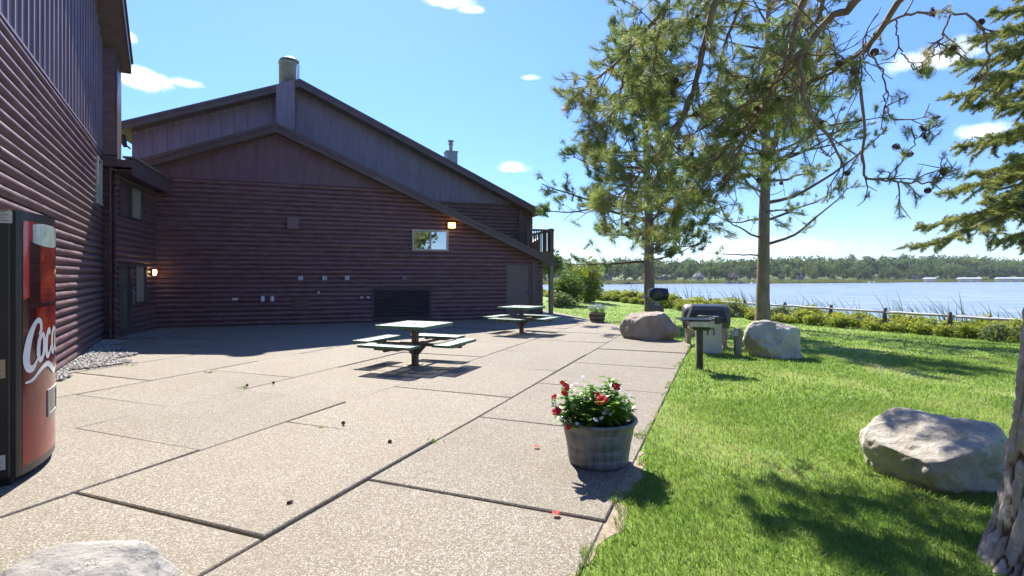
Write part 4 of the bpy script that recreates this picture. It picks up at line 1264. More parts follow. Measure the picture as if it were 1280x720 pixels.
k = len(prof); vs = [(-.43 + .10 * min(1, max(0, (z - .74) / .28)), y, z) for y, z in prof] + [(.35 - .10 * min(1, max(0, (z - .74) / .28)), y, z) for y, z in prof]
mb.add(vs, [tuple(range(k)), tuple(range(2 * k - 1, k - 1, -1))] + [(i, i + 1, i + 1 + k, i + k) for i in range(k - 1)] + [(0, k, 2 * k - 1, k - 1)])
hd = mb.build('hood', M_BLACK, gg)
mb = MB(XB); mb.tube([(-.25, -.28, .80), (-.25, -.33, .81), (.17, -.33, .81), (.17, -.28, .80)], [.012] * 4, 8)
mb.build('hood_handle', M_GALV, hd)
mb = MB(XB)
for tq in (-.36, -.27): mb.lathe([(.002, .0), (.04, .0), (.045, -.05), (.02, -.07)], 10, (tq, -.29))
mb2 = MB(XB)
for tq, zq in ((-.40, .60), (-.34, .57)): mb2.tube([(tq, -.30, zq), (tq, -.36, zq - .02), (tq, -.38, zq - .05)], [.035, .05, .03], 10)
mb2.build('control_knob', pm('white_knob', (.62, .60, .55), (.7, .68, .63), 8, .5), gg)
# barrel smoker behind
sx, sy = 4.60, 12.6; sz = zg(sx, sy); sa = R(-12)
XS = lambda p: (sx + p[0] * math.cos(sa) - p[1] * math.sin(sa), sy + p[0] * math.sin(sa) + p[1] * math.cos(sa), sz + p[2])
bs = empty('barrel_smoker', (sx, sy, sz), 'large dark grey rounded barrel smoker on timber legs, behind the gas grill', 'grill')
M_SMK = pm('sooty_grey_steel', (.055, .052, .05), (.095, .09, .085), 5, .42, .15, 20)
mb = MB(XS)
mb.tube([(-.53, 0, .70), (-.51, 0, .70), (-.44, 0, .70), (0, 0, .70), (.44, 0, .70), (.51, 0, .70), (.53, 0, .70)], [.17, .26, .305, .31, .305, .26, .17], 28)
bd = mb.build('barrel', M_SMK, bs)
mb = MB(XS); mb.tube([(-.3, -.27, .86), (-.3, -.34, .88), (.3, -.34, .88), (.3, -.27, .86)], [.014] * 4, 8); mb.build('handle', M_DARK, bd)
mb = MB(XS); mb.box(-.49, .49, -.318, -.30, .69, .71); mb.build('lid_seam', M_DARK, bd)
for tq in (-.40, .40):
    mb = MB(XS); mb.bbox(tq - .05, tq + .05, -.18, -.08, -.1, .46, .008); mb.build('leg', M_WOODPOST, bs)
    mb = MB(XS); mb.bbox(tq - .05, tq + .05, .08, .18, -.1, .46, .008); mb.build('leg', M_WOODPOST, bs)
# distant smoker near the second pine
qx, qy = 4.95, 18.4; qz = zg(qx, qy)
XQ = lambda p: (qx + p[0], qy + p[1], qz + p[2])
fs_ = empty('smoker_grill', (qx, qy, qz), 'small black drum smoker in front of the dark pine trunk beyond the brown boulder', 'grill')
mb = MB(XQ)
mb.tube([(-.0, -.32, 1.13), (-.0, -.30, 1.13), (.04, .3, 1.13), (.04, .32, 1.13)], [.12, .22, .22, .12], 22)
mb.tube([(.02, 0, 1.13), (.42, 0, 1.12), (.46, 0, 1.12)], [.235, .225, .12], 22)
mb.build('drum', M_BLACK, fs_)
mb = MB(XQ); mb.bbox(-.42, .02, -.24, .24, 1.02, 1.07, .01); mb.bbox(-.2, -.05, -.2, .2, 1.16, 1.30, .02); mb.build('side_shelf', M_SMK, fs_)
mb = MB(XQ); mb.lathe([(.2, .72), (.13, .8), (.11, .9), (.16, 1.0)], 14); mb.build('pedestal', M_GALV, fs_)
mb = MB(XQ); mb.bbox(-.24, .26, -.22, .22, -.1, .74, .012); mb.build('brick_base', pm('dull_brick', (.13, .10, .085), (.19, .15, .13), 14, .85, .4, 30), fs_)
# utility post
ux, uy = 4.66, 10.95; uz = zg(ux, uy)
XU = lambda p: (ux + p[0], uy + p[1], uz + p[2])
up = empty('utility_post', (ux, uy, uz), 'short weathered timber post with an outlet box, left of the round grey boulder', 'post')
mb = MB(XU); mb.bbox(-.055, .06, -.055, .06, -.1, .58, .008); mb.build('post', M_WOODPOST, up)
mb = MB(XU); mb.bbox(-.17, -.03, -.10, -.057, .42, .55, .008); mb.bbox(-.13, -.05, -.125, -.10, .44, .53, .006); mb.build('outlet_box', M_GALV, up)

# ------------------------------------------------------------------ small litter on the slabs
M_CONE = pm('brown_cone', (.085, .05, .032), (.14, .09, .06), 20, .8, .5, 60)
def cone_mesh(name='pine_cone'):
    V, F = [], []
    for k in range(42):
        q = k / 41; an = k * 2.39996; rr = .021 * math.sin(math.pi * (.12 + .80 * q)) ; z = .052 * q
        c_, s_ = math.cos(an), math.sin(an)
        b0 = len(V)
        o_ = np.array([c_, s_, 0]); s2 = np.array([-s_, c_, 0]); u = np.array([0, 0, 1])
        p = o_ * rr * .5 + u * z
        V += [p - s2 * .003, p + s2 * .003, p + o_ * (rr * .65) + u * .006 + s2 * .006, p + o_ * (rr * .85) + u * .004, p + o_ * (rr * .65) + u * .006 - s2 * .006]
        F += [(b0, b0 + 1, b0 + 2, b0 + 4), (b0 + 4, b0 + 2, b0 + 3, b0 + 3)]
    b0 = len(V); seg = 8
    for q in np.linspace(0, 1, 5):
        rr = .012 * math.sin(math.pi * (.1 + .8 * q))
        V += [(rr * math.cos(j * 2 * math.pi / seg), rr * math.sin(j * 2 * math.pi / seg), .05 * q) for j in range(seg)]
    for i in range(4):
        F += [(b0 + i * seg + j, b0 + i * seg + (j + 1) % seg, b0 + (i + 1) * seg + (j + 1) % seg, b0 + (i + 1) * seg + j) for j in range(seg)]
    me = bpy.data.meshes.new(name)
    me.from_pydata([tuple(p) for p in V], [], [tuple(dict.fromkeys(f)) for f in F]); me.update()
    me.materials.append(M_CONE)
    return me
CONE = cone_mesh()
def ground_pt(px, py, z=0):
    k = (EYE - z) / (py - HOR); return ((px - 640) * k, FPX * k, z)
CL = ['small brown pine cone on the slab between the two long joints, left of the planter', 'brown pine cone lying nearest the middle of the slab left of the planter', 'pine cone on the slab below the crossing of the joints',
      'pine cone at the end of a joint, in front of the building shadow', 'pine cone beside the weed, left of the nearer table']
for i, (px, py) in enumerate(((430, 531), (485, 555), (358, 633), (341, 481), (310, 484))):
    o = bpy.data.objects.new('pine_cone', CONE); COL.objects.link(o)
    p = ground_pt(px, py); o.location = (p[0], p[1], .022); o.rotation_euler = (R(80), 0, R(60 * i)); o.scale = (.8, .8, .8)
    tag(o, CL[i], 'pine cone', 'pine cones dropped on the patio')
for i, (px, py) in enumerate(((670.5, 560), (695, 644))):
    V, F = flower_np((0, 0, .012), (0, 0, 1), .03, 4, r)
    o = np_mesh('fallen_flower', V, np.array(F), M_PRED, tint=r.uniform(0, .5, len(V)))
    o.location = (*ground_pt(px, py)[:2], .006)
    tag(o, ['fallen red flower on the slab left of the barrel planter', 'fallen red flower on the joint nearest the camera below the planter'][i], 'flower')
for i, (px, py, s_) in enumerate(((541, 552, .07), (163, 457, .10), (261, 466, .06), (303, 485, .09), (742, 404, .05), (402, 535, .04))):
    q = ground_pt(px, py); n_ = 26; s_ *= .7
    P = np.stack([q[0] + r.normal(0, s_ * .9, n_), q[1] + r.normal(0, s_ * .5, n_), np.full(n_, .010)], 1)
    V, F = rand_quads(P, .017, r, .35, 1.2)
    o = np_mesh('weed', V, F, M_LEAFL, tint=r.uniform(0, 1, len(V)))
    tag(o, ['weed in the crossing of joints left of the planter', 'weed at the edge of the gravel by the left wall', 'small weed in a joint in front of the building shadow', 'weed beside pine cones in the joint left of the nearer table',
            'weed on the far edge of the patio near the wooden tub', 'tiny weed in the joint left of a pine cone'][i], 'weed')

# gravel strip along the left wall
def gravel():
    r = np.random.default_rng(31)
    poly = np.array([(-7.75, 8.15), (-6.35, 9.45), (-7.3, 10.1), (-8.1, 11.2), (-9.6, 12.9), (-10.2, 13.0)])
    n = 5200
    pts = []
    xw = lambda s, q: (OL[0] - .515 * s + .857 * q, OL[1] + .857 * s + .515 * q)
    while len(pts) < n:
        s = r.uniform(-6.3, .6); q = r.uniform(.06, 1.0)
        lim = .45 + .5 * math.exp(-((s + 4.0) / 1.2) ** 2) if s > -5.2 else .25
        if q < lim * (1 + .25 * math.sin(s * 5)): pts.append(xw(s, q))
    P = np.array(pts)
    base = np.array([(1, 0, 0), (-1, 0, 0), (0, 1, 0), (0, -1, 0), (0, 0, 1), (0, 0, -1)], float)
    tri = np.array([(0, 2, 4), (2, 1, 4), (1, 3, 4), (3, 0, 4), (2, 0, 5), (1, 2, 5), (3, 1, 5), (0, 3, 5)])
    s = r.uniform(.012, .034, (n, 1, 1)) * r.uniform(.6, 1.2, (n, 1, 3)) * np.array([1, 1, .6])
    V = (base[None] + r.normal(0, .18, (n, 6, 3))) * s
    an = r.uniform(0, 6.283, n); c_, s_ = np.cos(an)[:, None], np.sin(an)[:, None]
    V = np.stack([V[..., 0] * c_ - V[..., 1] * s_, V[..., 0] * s_ + V[..., 1] * c_, V[..., 2]], -1)
    V[..., 0] += P[:, None, 0]; V[..., 1] += P[:, None, 1]; V[..., 2] += .012 + r.uniform(0, .02, (n, 1))
    F = (np.arange(n)[:, None, None] * 6 + tri[None]).reshape(-1, 3)
    m, t, out = new_mat('grey_gravel')
    tn = t.n('ShaderNodeAttribute', {'attribute_name': 'tint'}).outputs['Fac']
    b = t.n('ShaderNodeBsdfPrincipled', None, Base_Color=t.mix(tn, (.20, .18, .165), (.46, .44, .41)), Roughness=.85)
    t.link(b.outputs[0], out.inputs[0])
    o = np_mesh('gravel', V.reshape(-1, 3), F, m, tint=np.repeat(r.uniform(0, 1, n), 6))
    tag(o, 'loose grey gravel strip along the foot of the left log wall', 'gravel', kind='stuff')
gravel()
# ------------------------------------------------------------------ lake and far shore
WZ = -2.6
m, t, out = new_mat('lake_water')
v = coords(t, 'Object')
w1 = t.noise(t.n('ShaderNodeMapping', None, Vector=v, Scale=(.55, 1.1, 1)).outputs[0], 1.6, 5, .6)
w2 = t.noise(t.n('ShaderNodeMapping', None, Vector=v, Scale=(.08, .2, 1)).outputs[0], 1.0, 4, .6)
b = t.n('ShaderNodeBsdfPrincipled', None, Base_Color=t.mix(t.ramp(w2, .35, .7), (.19, .225, .25), (.27, .305, .33)), Roughness=.22)
b.inputs['IOR'].default_value = 1.33
bn = t.n('ShaderNodeBump', None, Strength=.55, Distance=.35, Height=t.math('ADD', w1, t.math('MULTIPLY', w2, .8)))
t.link(bn.outputs[0], b.inputs['Normal']); t.link(b.outputs[0], out.inputs[0])
mb = MB(); mb.add([(-900, -200, WZ), (2600, -200, WZ), (2600, 2600, WZ), (-900, 2600, WZ)], [(0, 1, 2, 3)])
tag(mb.build('lake', m), kind='structure')

shore = lambda x: 258 + .353 * x + 6 * np.sin(x / 37.0) + 3 * np.sin(x / 13.0)
def hillz(x, y):
    d = y - shore(x)
    return WZ - 1.2 + 2.2 * smoothstep((d + 6) / 14) + .9 * smoothstep((d - 4) / 26) + (5 + 7 * smoothstep((x - 120) / 260)) * smoothstep((d - 20) / 170)
xs = np.linspace(-420, 1500, 160)
D = np.concatenate([np.arange(-8, 30, 3.0), np.linspace(32, 240, 14), [400, 800, 1500]])
X = np.repeat(xs[None], len(D), 0); Y = shore(xs)[None] + D[:, None]
Z = hillz(X, Y)
idx = np.arange(X.size).reshape(X.shape)
F = np.stack([idx[:-1, :-1], idx[:-1, 1:], idx[1:, 1:], idx[1:, :-1]], -1).reshape(-1, 4)
m = pm('far_meadow', (.09, .13, .035), (.14, .165, .055), .12, .9, stretch=(1, 3, 1), wear=(.09, .13, .035), wear_scale=.05)
tag(np_mesh('far_shore', np.stack([X, Y, Z], -1).reshape(-1, 3), F, m, smooth=True), kind='structure')

def crown_points(r, n, size, lobes=7, fill=.55):
    """points in an uneven crown: several lobes, more leaves near their skins"""
    C = r.normal(size=(lobes, 3)); C /= np.linalg.norm(C, axis=1)[:, None]
    C *= (r.uniform(.25, .62, lobes))[:, None]; C[:, 2] *= .9
    rad = r.uniform(.34, .55, lobes)
    k = r.integers(0, lobes, n)
    d = r.normal(size=(n, 3)); d /= np.linalg.norm(d, axis=1)[:, None]
    q = r.uniform(0, 1, n) ** fill
    return (C[k] + d * (rad[k] * q)[:, None]) * np.array(size), k

def far_wood():
    r = np.random.default_rng(41)
    Vs, Fs, Ts, n0 = [], [], [], 0
    lib = []
    for i in range(14):
        P, k = crown_points(r, 520, (1, 1, 1), lobes=12, fill=.35)
        V, F = rand_quads(P, .105, r, .75, .6)
        lib.append((V, F))
    rows = [(14, 5.2), (24, 6.5), (36, 7), (55, 8), (80, 9), (115, 10)]
    for d0, sp in rows:
        x = -75.0
        while x < 470:
            x += sp * r.uniform(.55, 1.3)
            if d0 == 14 and r.uniform() < .45: continue
            d = d0 + r.uniform(-5, 6); y = shore(x) + d
            far = smoothstep((x - 60) / 300)
            h = (r.uniform(5.5, 10) if d0 < 30 else r.uniform(8.5, 13)) * (1.12 + .28 * far)
            if d0 == 14: h *= .62
            wd = h * r.uniform(.36, .52)
            V, F = lib[r.integers(len(lib))]
            an = r.uniform(0, 6.28); c_, s_ = math.cos(an), math.sin(an)
            q = V * np.array([wd, wd, h * .55])
            q = np.stack([q[:, 0] * c_ - q[:, 1] * s_ + x, q[:, 0] * s_ + q[:, 1] * c_ + y, q[:, 2] + float(hillz(np.array(x), np.array(y))) + h * .5], 1)
            Vs.append(q); Fs.append(F + n0); n0 += len(q)
            Ts.append(np.clip(np.full(len(q), np.clip(r.normal(.30 if d0 == 14 else .42, .12 if d0 == 14 else .26), 0, 1)) + np.repeat(r.normal(0, .12, len(q) // 4), 4), 0, .999))
    mat = leaf_mat('far_leaves', (.070, .122, .042), (.185, .24, .07), .34, .7, .1)
    o = np_mesh('far_wood', np.concatenate(Vs), np.concatenate(Fs), mat, tint=np.concatenate(Ts))
    tag(o, 'unbroken mixed green wood along the far shore of the lake', 'wood', kind='stuff')
    # reed fringe of the far shore
    n = 9000
    x = r.uniform(-60, 470, n); y = shore(x) + r.uniform(-5, 5, n)
    z = np.maximum(hillz(x, y), WZ); h = r.uniform(1.0, 2.0, n) * .9; w_ = r.uniform(.3, .7, n)
    V = np.stack([np.stack([x - w_, y, z], 1), np.stack([x + w_, y, z], 1), np.stack([x + r.normal(0, .3, n), y + r.normal(0, .3, n), z + h], 1)], 1).reshape(-1, 3)
    o = np_mesh('far_reeds', V, np.arange(3 * n).reshape(n, 3), leaf_mat('far_reed', (.11, .14, .035), (.22, .23, .07), .3, .8, .1), tint=np.repeat(r.uniform(0, .85, n), 3))
    tag(o, 'pale green fringe of reeds along the far shore', 'reeds', kind='stuff')
far_wood()

M_HWALL = [pm('house_wall_grey', (.22, .21, .20), (.28, .27, .26), 1, .8), pm('house_wall_white', (.36, .35, .33), (.42, .41, .39), 1, .8), pm('house_wall_brown', (.17, .10, .07), (.22, .13, .09), 1, .8)]
M_HROOF = [pm('house_roof_grey', (.16, .15, .15), (.21, .20, .20), 1, .9), pm('house_roof_brown', (.12, .09, .08), (.16, .12, .10), 1, .9), pm('house_roof_dark', (.05, .055, .065), (.07, .075, .085), 1, .9)]
M_HWIN = pm('house_window', (.03, .035, .045), (.05, .055, .06), 1, .15)
def house(px, dist_off, w, dp, h, rh, wall, roof, label, rz=0.0):
    k = (px - 640) / FPX
    y = (258 + dist_off) / (1 - .353 * k); x = k * y
    y = float(shore(np.array(x))) + dist_off
    x = k * y
    z = float(hillz(np.array(x), np.array(y)))
    w, dp, h, rh = w * .85, dp * .85, h * .8, rh * .8
    root = empty('lake_house', (x, y, z), label, 'house', 'houses on the far shore', rz)
    mb = MB(); mb.prism([(-w / 2, -1), (w / 2, -1), (w / 2, h), (-w / 2, h)], -dp / 2, dp / 2)
    mb.prism([(-.001 - w * .18, h), (w * .18, h), (0, h + rh * .9)], -dp / 2 - .5, -dp / 2 - .003)
    mb.build('wall', M_HWALL[wall], root, local=True)
    mb = MB()
    mb.add([(-w / 2 - .5, -dp / 2 - .6, h - .1), (w / 2 + .5, -dp / 2 - .6, h - .1), (w / 2 - .3, 0, h + rh), (-w / 2 + .3, 0, h + rh), (-w / 2 - .5, dp / 2 + .6, h - .1), (w / 2 + .5, dp / 2 + .6, h - .1)],
           [(0, 1, 2, 3), (3, 2, 5, 4), (0, 3, 4), (1, 5, 2), (0, 4, 5, 1)])
    mb.box(w * .2, w * .2 + .7, -.3, .5, h + rh * .4, h + rh + .8)
    mb.build('roof', M_HROOF[roof], root, local=True)
    n = max(2, int(w / 2.6))
    for i in range(n):
        xq = -w / 2 + (i + .5) * w / n
        mb = MB(); mb.box(xq - .55, xq + .55, -dp / 2 - .56, -dp / 2 - .03, .8, min(h - .4, 2.3)); mb.build('window', M_HWIN, root, local=True)
house(744, 22, 7.5, 7, 3.0, 3.2, 0, 0, 'grey roofed house farthest left on the far shore, behind the dark docks')
house(758, 20, 6.5, 7, 2.6, 3.4, 1, 0, 'house with a steep grey roof just right of the leftmost house on the far shore')
house(829, 18, 9.0, 8, 3.0, 1.6, 0, 2, 'low dark roofed boathouse on the far shore, right of the dark pine trunk')
house(873, 16, 5.0, 6, 3.2, 2.8, 1, 0, 'small pale gabled house on the far shore between the two pine trunks')
house(915, 18, 6.0, 6, 2.8, 3.0, 2, 1, 'brown steep roofed house on the far shore just left of the big pine trunk')
house(998, 18, 4.4, 6, 3.0, 3.0, 1, 0, 'small white gable on the far shore right of the big pine trunk')
house(1145, 18, 11.0, 8, 2.8, 2.2, 0, 2, 'long blue grey roofed house on the far shore under the spruce bough')
house(1243, 22, 5.0, 5, 4.2, 2.0, 2, 1, 'reddish brown cabin on the far shore, farthest right')

def lake_pt(px, off):
    k = (px - 640) / FPX
    y = (258 + off) / (1 - .353 * k); x = k * y
    y = float(shore(np.array(x))) + off
    return k * y, y
M_CANVAS = pm('white_canvas', (.74, .75, .76), (.80, .81, .82), 2, .6)
M_HULL = pm('white_hull', (.70, .71, .72), (.78, .79, .80), 2, .35)
M_HULLB = pm('blue_hull', (.08, .16, .34), (.11, .20, .40), 2, .35)
M_DOCK = pm('grey_dock', (.20, .19, .18), (.28, .27, .26), 3, .8)
def boat_lift(px, label, L=7.0):
    x, y = lake_pt(px, -7)
    root = empty('boat_lift', (x, y, WZ), label, 'boat lift', 'canopied boat lifts on the far shore')
    mb = MB(); k = 9
    prof = [(-1.6, 2.1)] + [(-1.6 + 3.2 * i / k, 2.4 + .75 * math.sin(math.pi * i / k)) for i in range(k + 1)] + [(1.6, 2.1)]
    n = len(prof)
    mb.add([(-L / 2, y_, z_) for y_, z_ in prof] + [(L / 2, y_, z_) for y_, z_ in prof], [(i, i + 1, n + i + 1, n + i) for i in range(n - 1)] + [tuple(range(n)), tuple(range(2 * n - 1, n - 1, -1))])
    mb.build('canopy', M_CANVAS, root, local=True)
    for sx_ in (-1, 1):
        for sy_ in (-1, 1):
            mb = MB(); mb.box(sx_ * L * .45 - .07, sx_ * L * .45 + .07, sy_ * 1.5 - .07, sy_ * 1.5 + .07, -1, 2.3); mb.build('post', M_GALV, root, local=True)
    mb = MB(); hull_shape(mb, L * .8, 1.1, .9, .35); mb.build('hull', M_HULL, root, local=True)
def hull_shape(mb, L, B, H, z0=0.0):
    st = [(-.5, .85, .1), (-.2, 1, .0), (.15, .95, .0), (.38, .6, .12), (.5, .04, .35)]
    vs = []
    for q, b_, up_ in st: vs += [(q * L, -b_ * B, z0 + H + up_ * .5), (q * L, -b_ * B * .6, z0 + up_ * H), (q * L, b_ * B * .6, z0 + up_ * H), (q * L, b_ * B, z0 + H + up_ * .5)]
    n = len(st)
    fs = [(4 * i + j, 4 * i + 4 + j, 4 * i + 5 + j, 4 * i + 1 + j) for i in range(n - 1) for j in range(3)] + [(4 * i + 3, 4 * i + 7, 4 * i + 4, 4 * i) for i in range(n - 1)] + [(0, 1, 2, 3), (4 * n - 4, 4 * n - 1, 4 * n - 2, 4 * n - 3)]
    mb.add(vs, fs)
boat_lift(1162, 'white canopied boat lift standing alone on the far shore under the spruce bough', 7)
boat_lift(1206, 'white canopied boat lift at the left of the middle pair on the far shore', 9)
boat_lift(1219, 'white canopied boat lift at the right of the middle pair on the far shore', 7)
boat_lift(1254, 'white canopied boat lift at the left of the pair farthest right on the far shore', 10)
boat_lift(1271, 'white canopied boat lift farthest right on the far shore', 10)
def boat(px, off, L, mat, label, rz):
    x, y = lake_pt(px, off)
    root = empty('motor_boat', (x, y, WZ - .15), label, 'boat', 'boats moored off the far shore', rz)
    mb = MB(); hull_shape(mb, L, 1.0, .9); mb.build('hull', mat, root, local=True)
    mb = MB(); mb.prism([(-.1 * L, .9), (.16 * L, .9), (.06 * L, 1.6), (-.06 * L, 1.6)], -.7, .7); mb.build('windscreen', M_HWIN, root, local=True)
boat(912, -9, 4.5, M_HULLB, 'blue boat moored off the far shore, left of the big pine trunk', .3)
boat(926, -10, 4.5, M_HULLB, 'blue boat moored off the far shore, right beside the big pine trunk', -.2)
boat(943, -9, 4.0, M_HULL, 'white boat moored off the far shore behind the big pine trunk', .1)
boat(786, -12, 6.0, pm('dark_hull', (.05, .06, .09), (.08, .09, .12), 2, .4), 'dark boat at the docks on the left of the far shore', .1)
boat(1090, -8, 4.5, M_HULL, 'small white boat off the far shore between the big pine and the spruce bough', .2)
x, y = lake_pt(765, -9)
mb = MB(lambda p: (x + p[0], y + p[1], WZ + p[2])); mb.box(-14, 13, -1, 1, .45, .6)
dk = empty('dock', (x, y, WZ), 'long dark dock in front of the leftmost houses on the far shore', 'dock')
mb.build('deck', M_DOCK, dk)
for i in range(10):
    mb = MB(lambda p: (x + p[0], y + p[1], WZ + p[2])); mb.box(-13.5 + 2.9 * i, -13.3 + 2.9 * i, -1.1, -.9, -1, 1.1); mb.build('pile', M_DOCK, dk)

# ------------------------------------------------------------------ lakeside rail fence and shrubs
FD_ = np.array([-.457, .889])
FP0 = np.array([17.6, 21.3])
def fpt(k): return FP0 + FD_ * 2.44 * k
M_RAILW = pm('bleached_rail', (.42, .40, .37), (.58, .56, .52), 4, .8, .4, 30, stretch=(1, 1, 3))
M_FPOST = pm('dark_fence_post', (.10, .075, .055), (.16, .125, .09), 6, .85, .4, 30, stretch=(2, 2, .5))
fence = empty('rail_fence', (17.6, 21.3, zg(17.6, 21.3)), 'split rail fence with bleached rails and dark posts running along the lake behind the shrubs', 'fence')
fr_ = np.random.default_rng(9)
def ftop(k):
    p = fpt(k); return .16 + .06 * k * .3 if k < 4 else .16 + .018 * 4 + .012 * (k - 4)
for k in range(-5, 17):
    p = fpt(k); zt = ftop(k)
    mb = MB(); mb.tube([(p[0], p[1], zg(*p) - .3), (p[0] + fr_.normal(0, .02), p[1], zt - .3), (p[0] + fr_.normal(0, .03), p[1], zt + fr_.normal(0, .02))], [.09, .085, .075], 8)
    mb.build('post', M_FPOST, fence)
    if k < 16:
        p2 = fpt(k + 1); z2 = ftop(k + 1)
        for dz in (-.17, -.58):
            pts = [(p + (p2 - p) * q).tolist() + [zt + (z2 - zt) * q + dz + fr_.normal(0, .012)] for q in (-.06, .2, .5, .8, 1.06)]
            mb = MB(); mb.tube(pts, [.045, .055, .058, .055, .045], 7); mb.build('rail', M_RAILW, fence)

M_SHRUB = leaf_mat('shrub_leaf', (.16, .225, .036), (.42, .43, .075), .45, .6, .2, c3=(.46, .42, .07))
M_SHRUBG = leaf_mat('grey_green_leaf', (.11, .16, .065), (.23, .28, .12), .38, .6, .2)
M_TWIG = pm('brown_twig', (.08, .06, .045), (.12, .09, .065), 10, .9)
def shrub_mesh(seed, n, size, leaf, name='foliage'):
    r = np.random.default_rng(seed)
    P, k = crown_points(r, n, size, lobes=12, fill=.4)
    P[:, 2] += size[2] * .62
    P = P[P[:, 2] > .02]
    V, F = rand_quads(P, leaf, r, .5, .8)
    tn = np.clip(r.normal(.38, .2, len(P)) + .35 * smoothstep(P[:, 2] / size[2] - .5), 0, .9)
    return V, F, np.repeat(tn, 4)
protos = []
for i in range(5):
    root = empty('shrub', (0, 0, -50), 'low yellow green shrub in the row along the lakeside rail fence', 'shrub', 'low shrubs along the lakeside fence')
    V, F, T = shrub_mesh(100 + i, 1250, (.85, .85, .68), .068)
    np_mesh('foliage', V, F, M_SHRUBG if i == 4 else M_SHRUB, root, tint=T, local=True)
    tb_ = Tubes(); r2 = np.random.default_rng(200 + i)
    for j in range(7):
        an = r2.uniform(0, 6.28); tb_.add([(0.05 * math.cos(an), .05 * math.sin(an), -.1), (.2 * math.cos(an), .2 * math.sin(an), .3), (.42 * math.cos(an), .42 * math.sin(an), .75)], [.012, .009, .004], 4)
    tb_.build('stem', M_TWIG, root, local=True)
    protos.append(root)
r = np.random.default_rng(77); used = set()
nrm = np.array([.889, .457])
k = -4.2
while k < 15.5:
    for row, (o0, o1) in enumerate(((-1.9, -1.45), (-1.0, -.45), (.4, 1.0))):
        if row == 2 and r.uniform() < .4: continue
        p = fpt(k + r.uniform(-.2, .2)) + nrm * r.uniform(o0, o1)
        i = int(r.choice(5, p=[.24, .24, .22, .22, .08])) if row != 0 else int(r.choice(5, p=[.2, .2, .2, .2, .2]))
        s = protos[i] if i not in used else copy_tree(protos[i])
        used.add(i)
        s.location = (p[0], p[1], zg(*p) - .02)
        s.rotation_euler = (0, 0, r.uniform(0, 6.28))
        sc_ = (.72 if row == 0 else 1.0) * r.uniform(.8, 1.2) * (1 + .012 * max(0, k))
        if k > 9: sc_ *= .75
        s.scale = (sc_, sc_, sc_ * r.uniform(.68, .95))
        if i == 4: s['label'] = 'low grey green shrub in the row along the lakeside rail fence'
    k += .40
for i, s in enumerate(protos):
    if i not in used:
        s.location = (*fpt(i), zg(*fpt(i)))
# reeds at the near shore
def reeds():
    r = np.random.default_rng(55); Vs, Fs, Ts, n0 = [], [], [], 0
    cl_ = [(-.6, 3.0), (.15, 2.6), (.9, 2.4), (1.3, 3.3), (2.1, 3.4), (2.5, 3.0), (3.2, 3.1), (4.4, 3.2), (4.9, 2.8), (6.4, 3.2), (7.6, 3.5), (9, 3.4), (11, 3.6), (13, 3.5), (-1.4, 2.0), (-2, 2.5)]
    for k, off in cl_:
        c_ = fpt(k) + nrm * (off - .2)
        for i in range(int(r.integers(26, 52))):
            b0 = c_ + r.normal(0, .55, 2)
            h = r.uniform(1.3, 2.35); ln = r.uniform(.12, .5); wd = r.uniform(.014, .026); zb = max(WZ, zg(*b0)) - .1
            lean = FD_ * ln + r.normal(0, .12, 2)
            N_ = 6; vs = []
            for j in range(N_ + 1):
                q = j / N_; pp = b0 + lean * h * q * q
                ww = wd * (1 - q ** 3)
                vs += [(pp[0] - ww * nrm[1] * 0 - ww, pp[1], zb + h * q * (1 - .1 * q)), (pp[0] + ww, pp[1], zb + h * q * (1 - .1 * q))]
            Vs += vs; Fs += [(n0 + 2 * j, n0 + 2 * j + 1, n0 + 2 * j + 3, n0 + 2 * j + 2) for j in range(N_)]; n0 += len(vs)
            Ts += [r.uniform(0, .8)] * len(vs)
    # grassy tuft at the right end
    for i in range(1500):
        b0 = fpt(-.7) + nrm * r.uniform(2.0, 4.5) + FD_ * r.uniform(-2.4, 2.0); h = r.uniform(.8, 1.5)
        zz = zg(*b0) - .1
        Vs += [(b0[0] - .012, b0[1], zz), (b0[0] + .012, b0[1], zz), (b0[0] + r.normal(0, .2), b0[1] + r.normal(0, .2), zz + h)]
        Fs.append((n0, n0 + 1, n0 + 2, n0 + 2)); n0 += 3; Ts += [r.uniform(.6, 1)] * 3
    me = bpy.data.meshes.new('reeds'); me.from_pydata([tuple(map(float, p)) for p in Vs], [], [tuple(dict.fromkeys(f)) for f in Fs])
    a_ = me.attributes.new('tint', 'FLOAT', 'POINT'); a_.data.foreach_set('value', np.array(Ts, dtype=np.float32)); me.update()
    o = link_mesh('reeds', me, leaf_mat('reed_blade', (.05, .10, .045), (.13, .19, .05), .3, .5, .3))
    tag(o, 'tall bent reeds standing in the water behind the rail fence', 'reeds', kind='stuff')
reeds()

# ------------------------------------------------------------------ trees
M_BARK = pm('pine_bark', (.165, .118, .088), (.27, .20, .155), 5, .9, .9, 22, stretch=(1, 1, .35), wear=(.13, .088, .066), wear_scale=6, bdist=.03)
M_LIMB = pm('pine_limb', (.16, .115, .085), (.24, .18, .14), 9, .85, .5, 40)
M_LIMBD = pm('dark_limb', (.09, .072, .058), (.14, .11, .09), 9, .9)
M_NEEDLE = leaf_mat('pine_needle_light', (.175, .25, .08), (.37, .43, .185), .48, .45, .35, c3=(.36, .27, .13))
M_NEEDLED = leaf_mat('pine_needle_dark', (.10, .17, .06), (.235, .31, .125), .42, .5, .3)
M_SPRUCE = leaf_mat('spruce_needle', (.19, .235, .075), (.45, .46, .19), .42, .55, .3, c3=(.20, .17, .08))

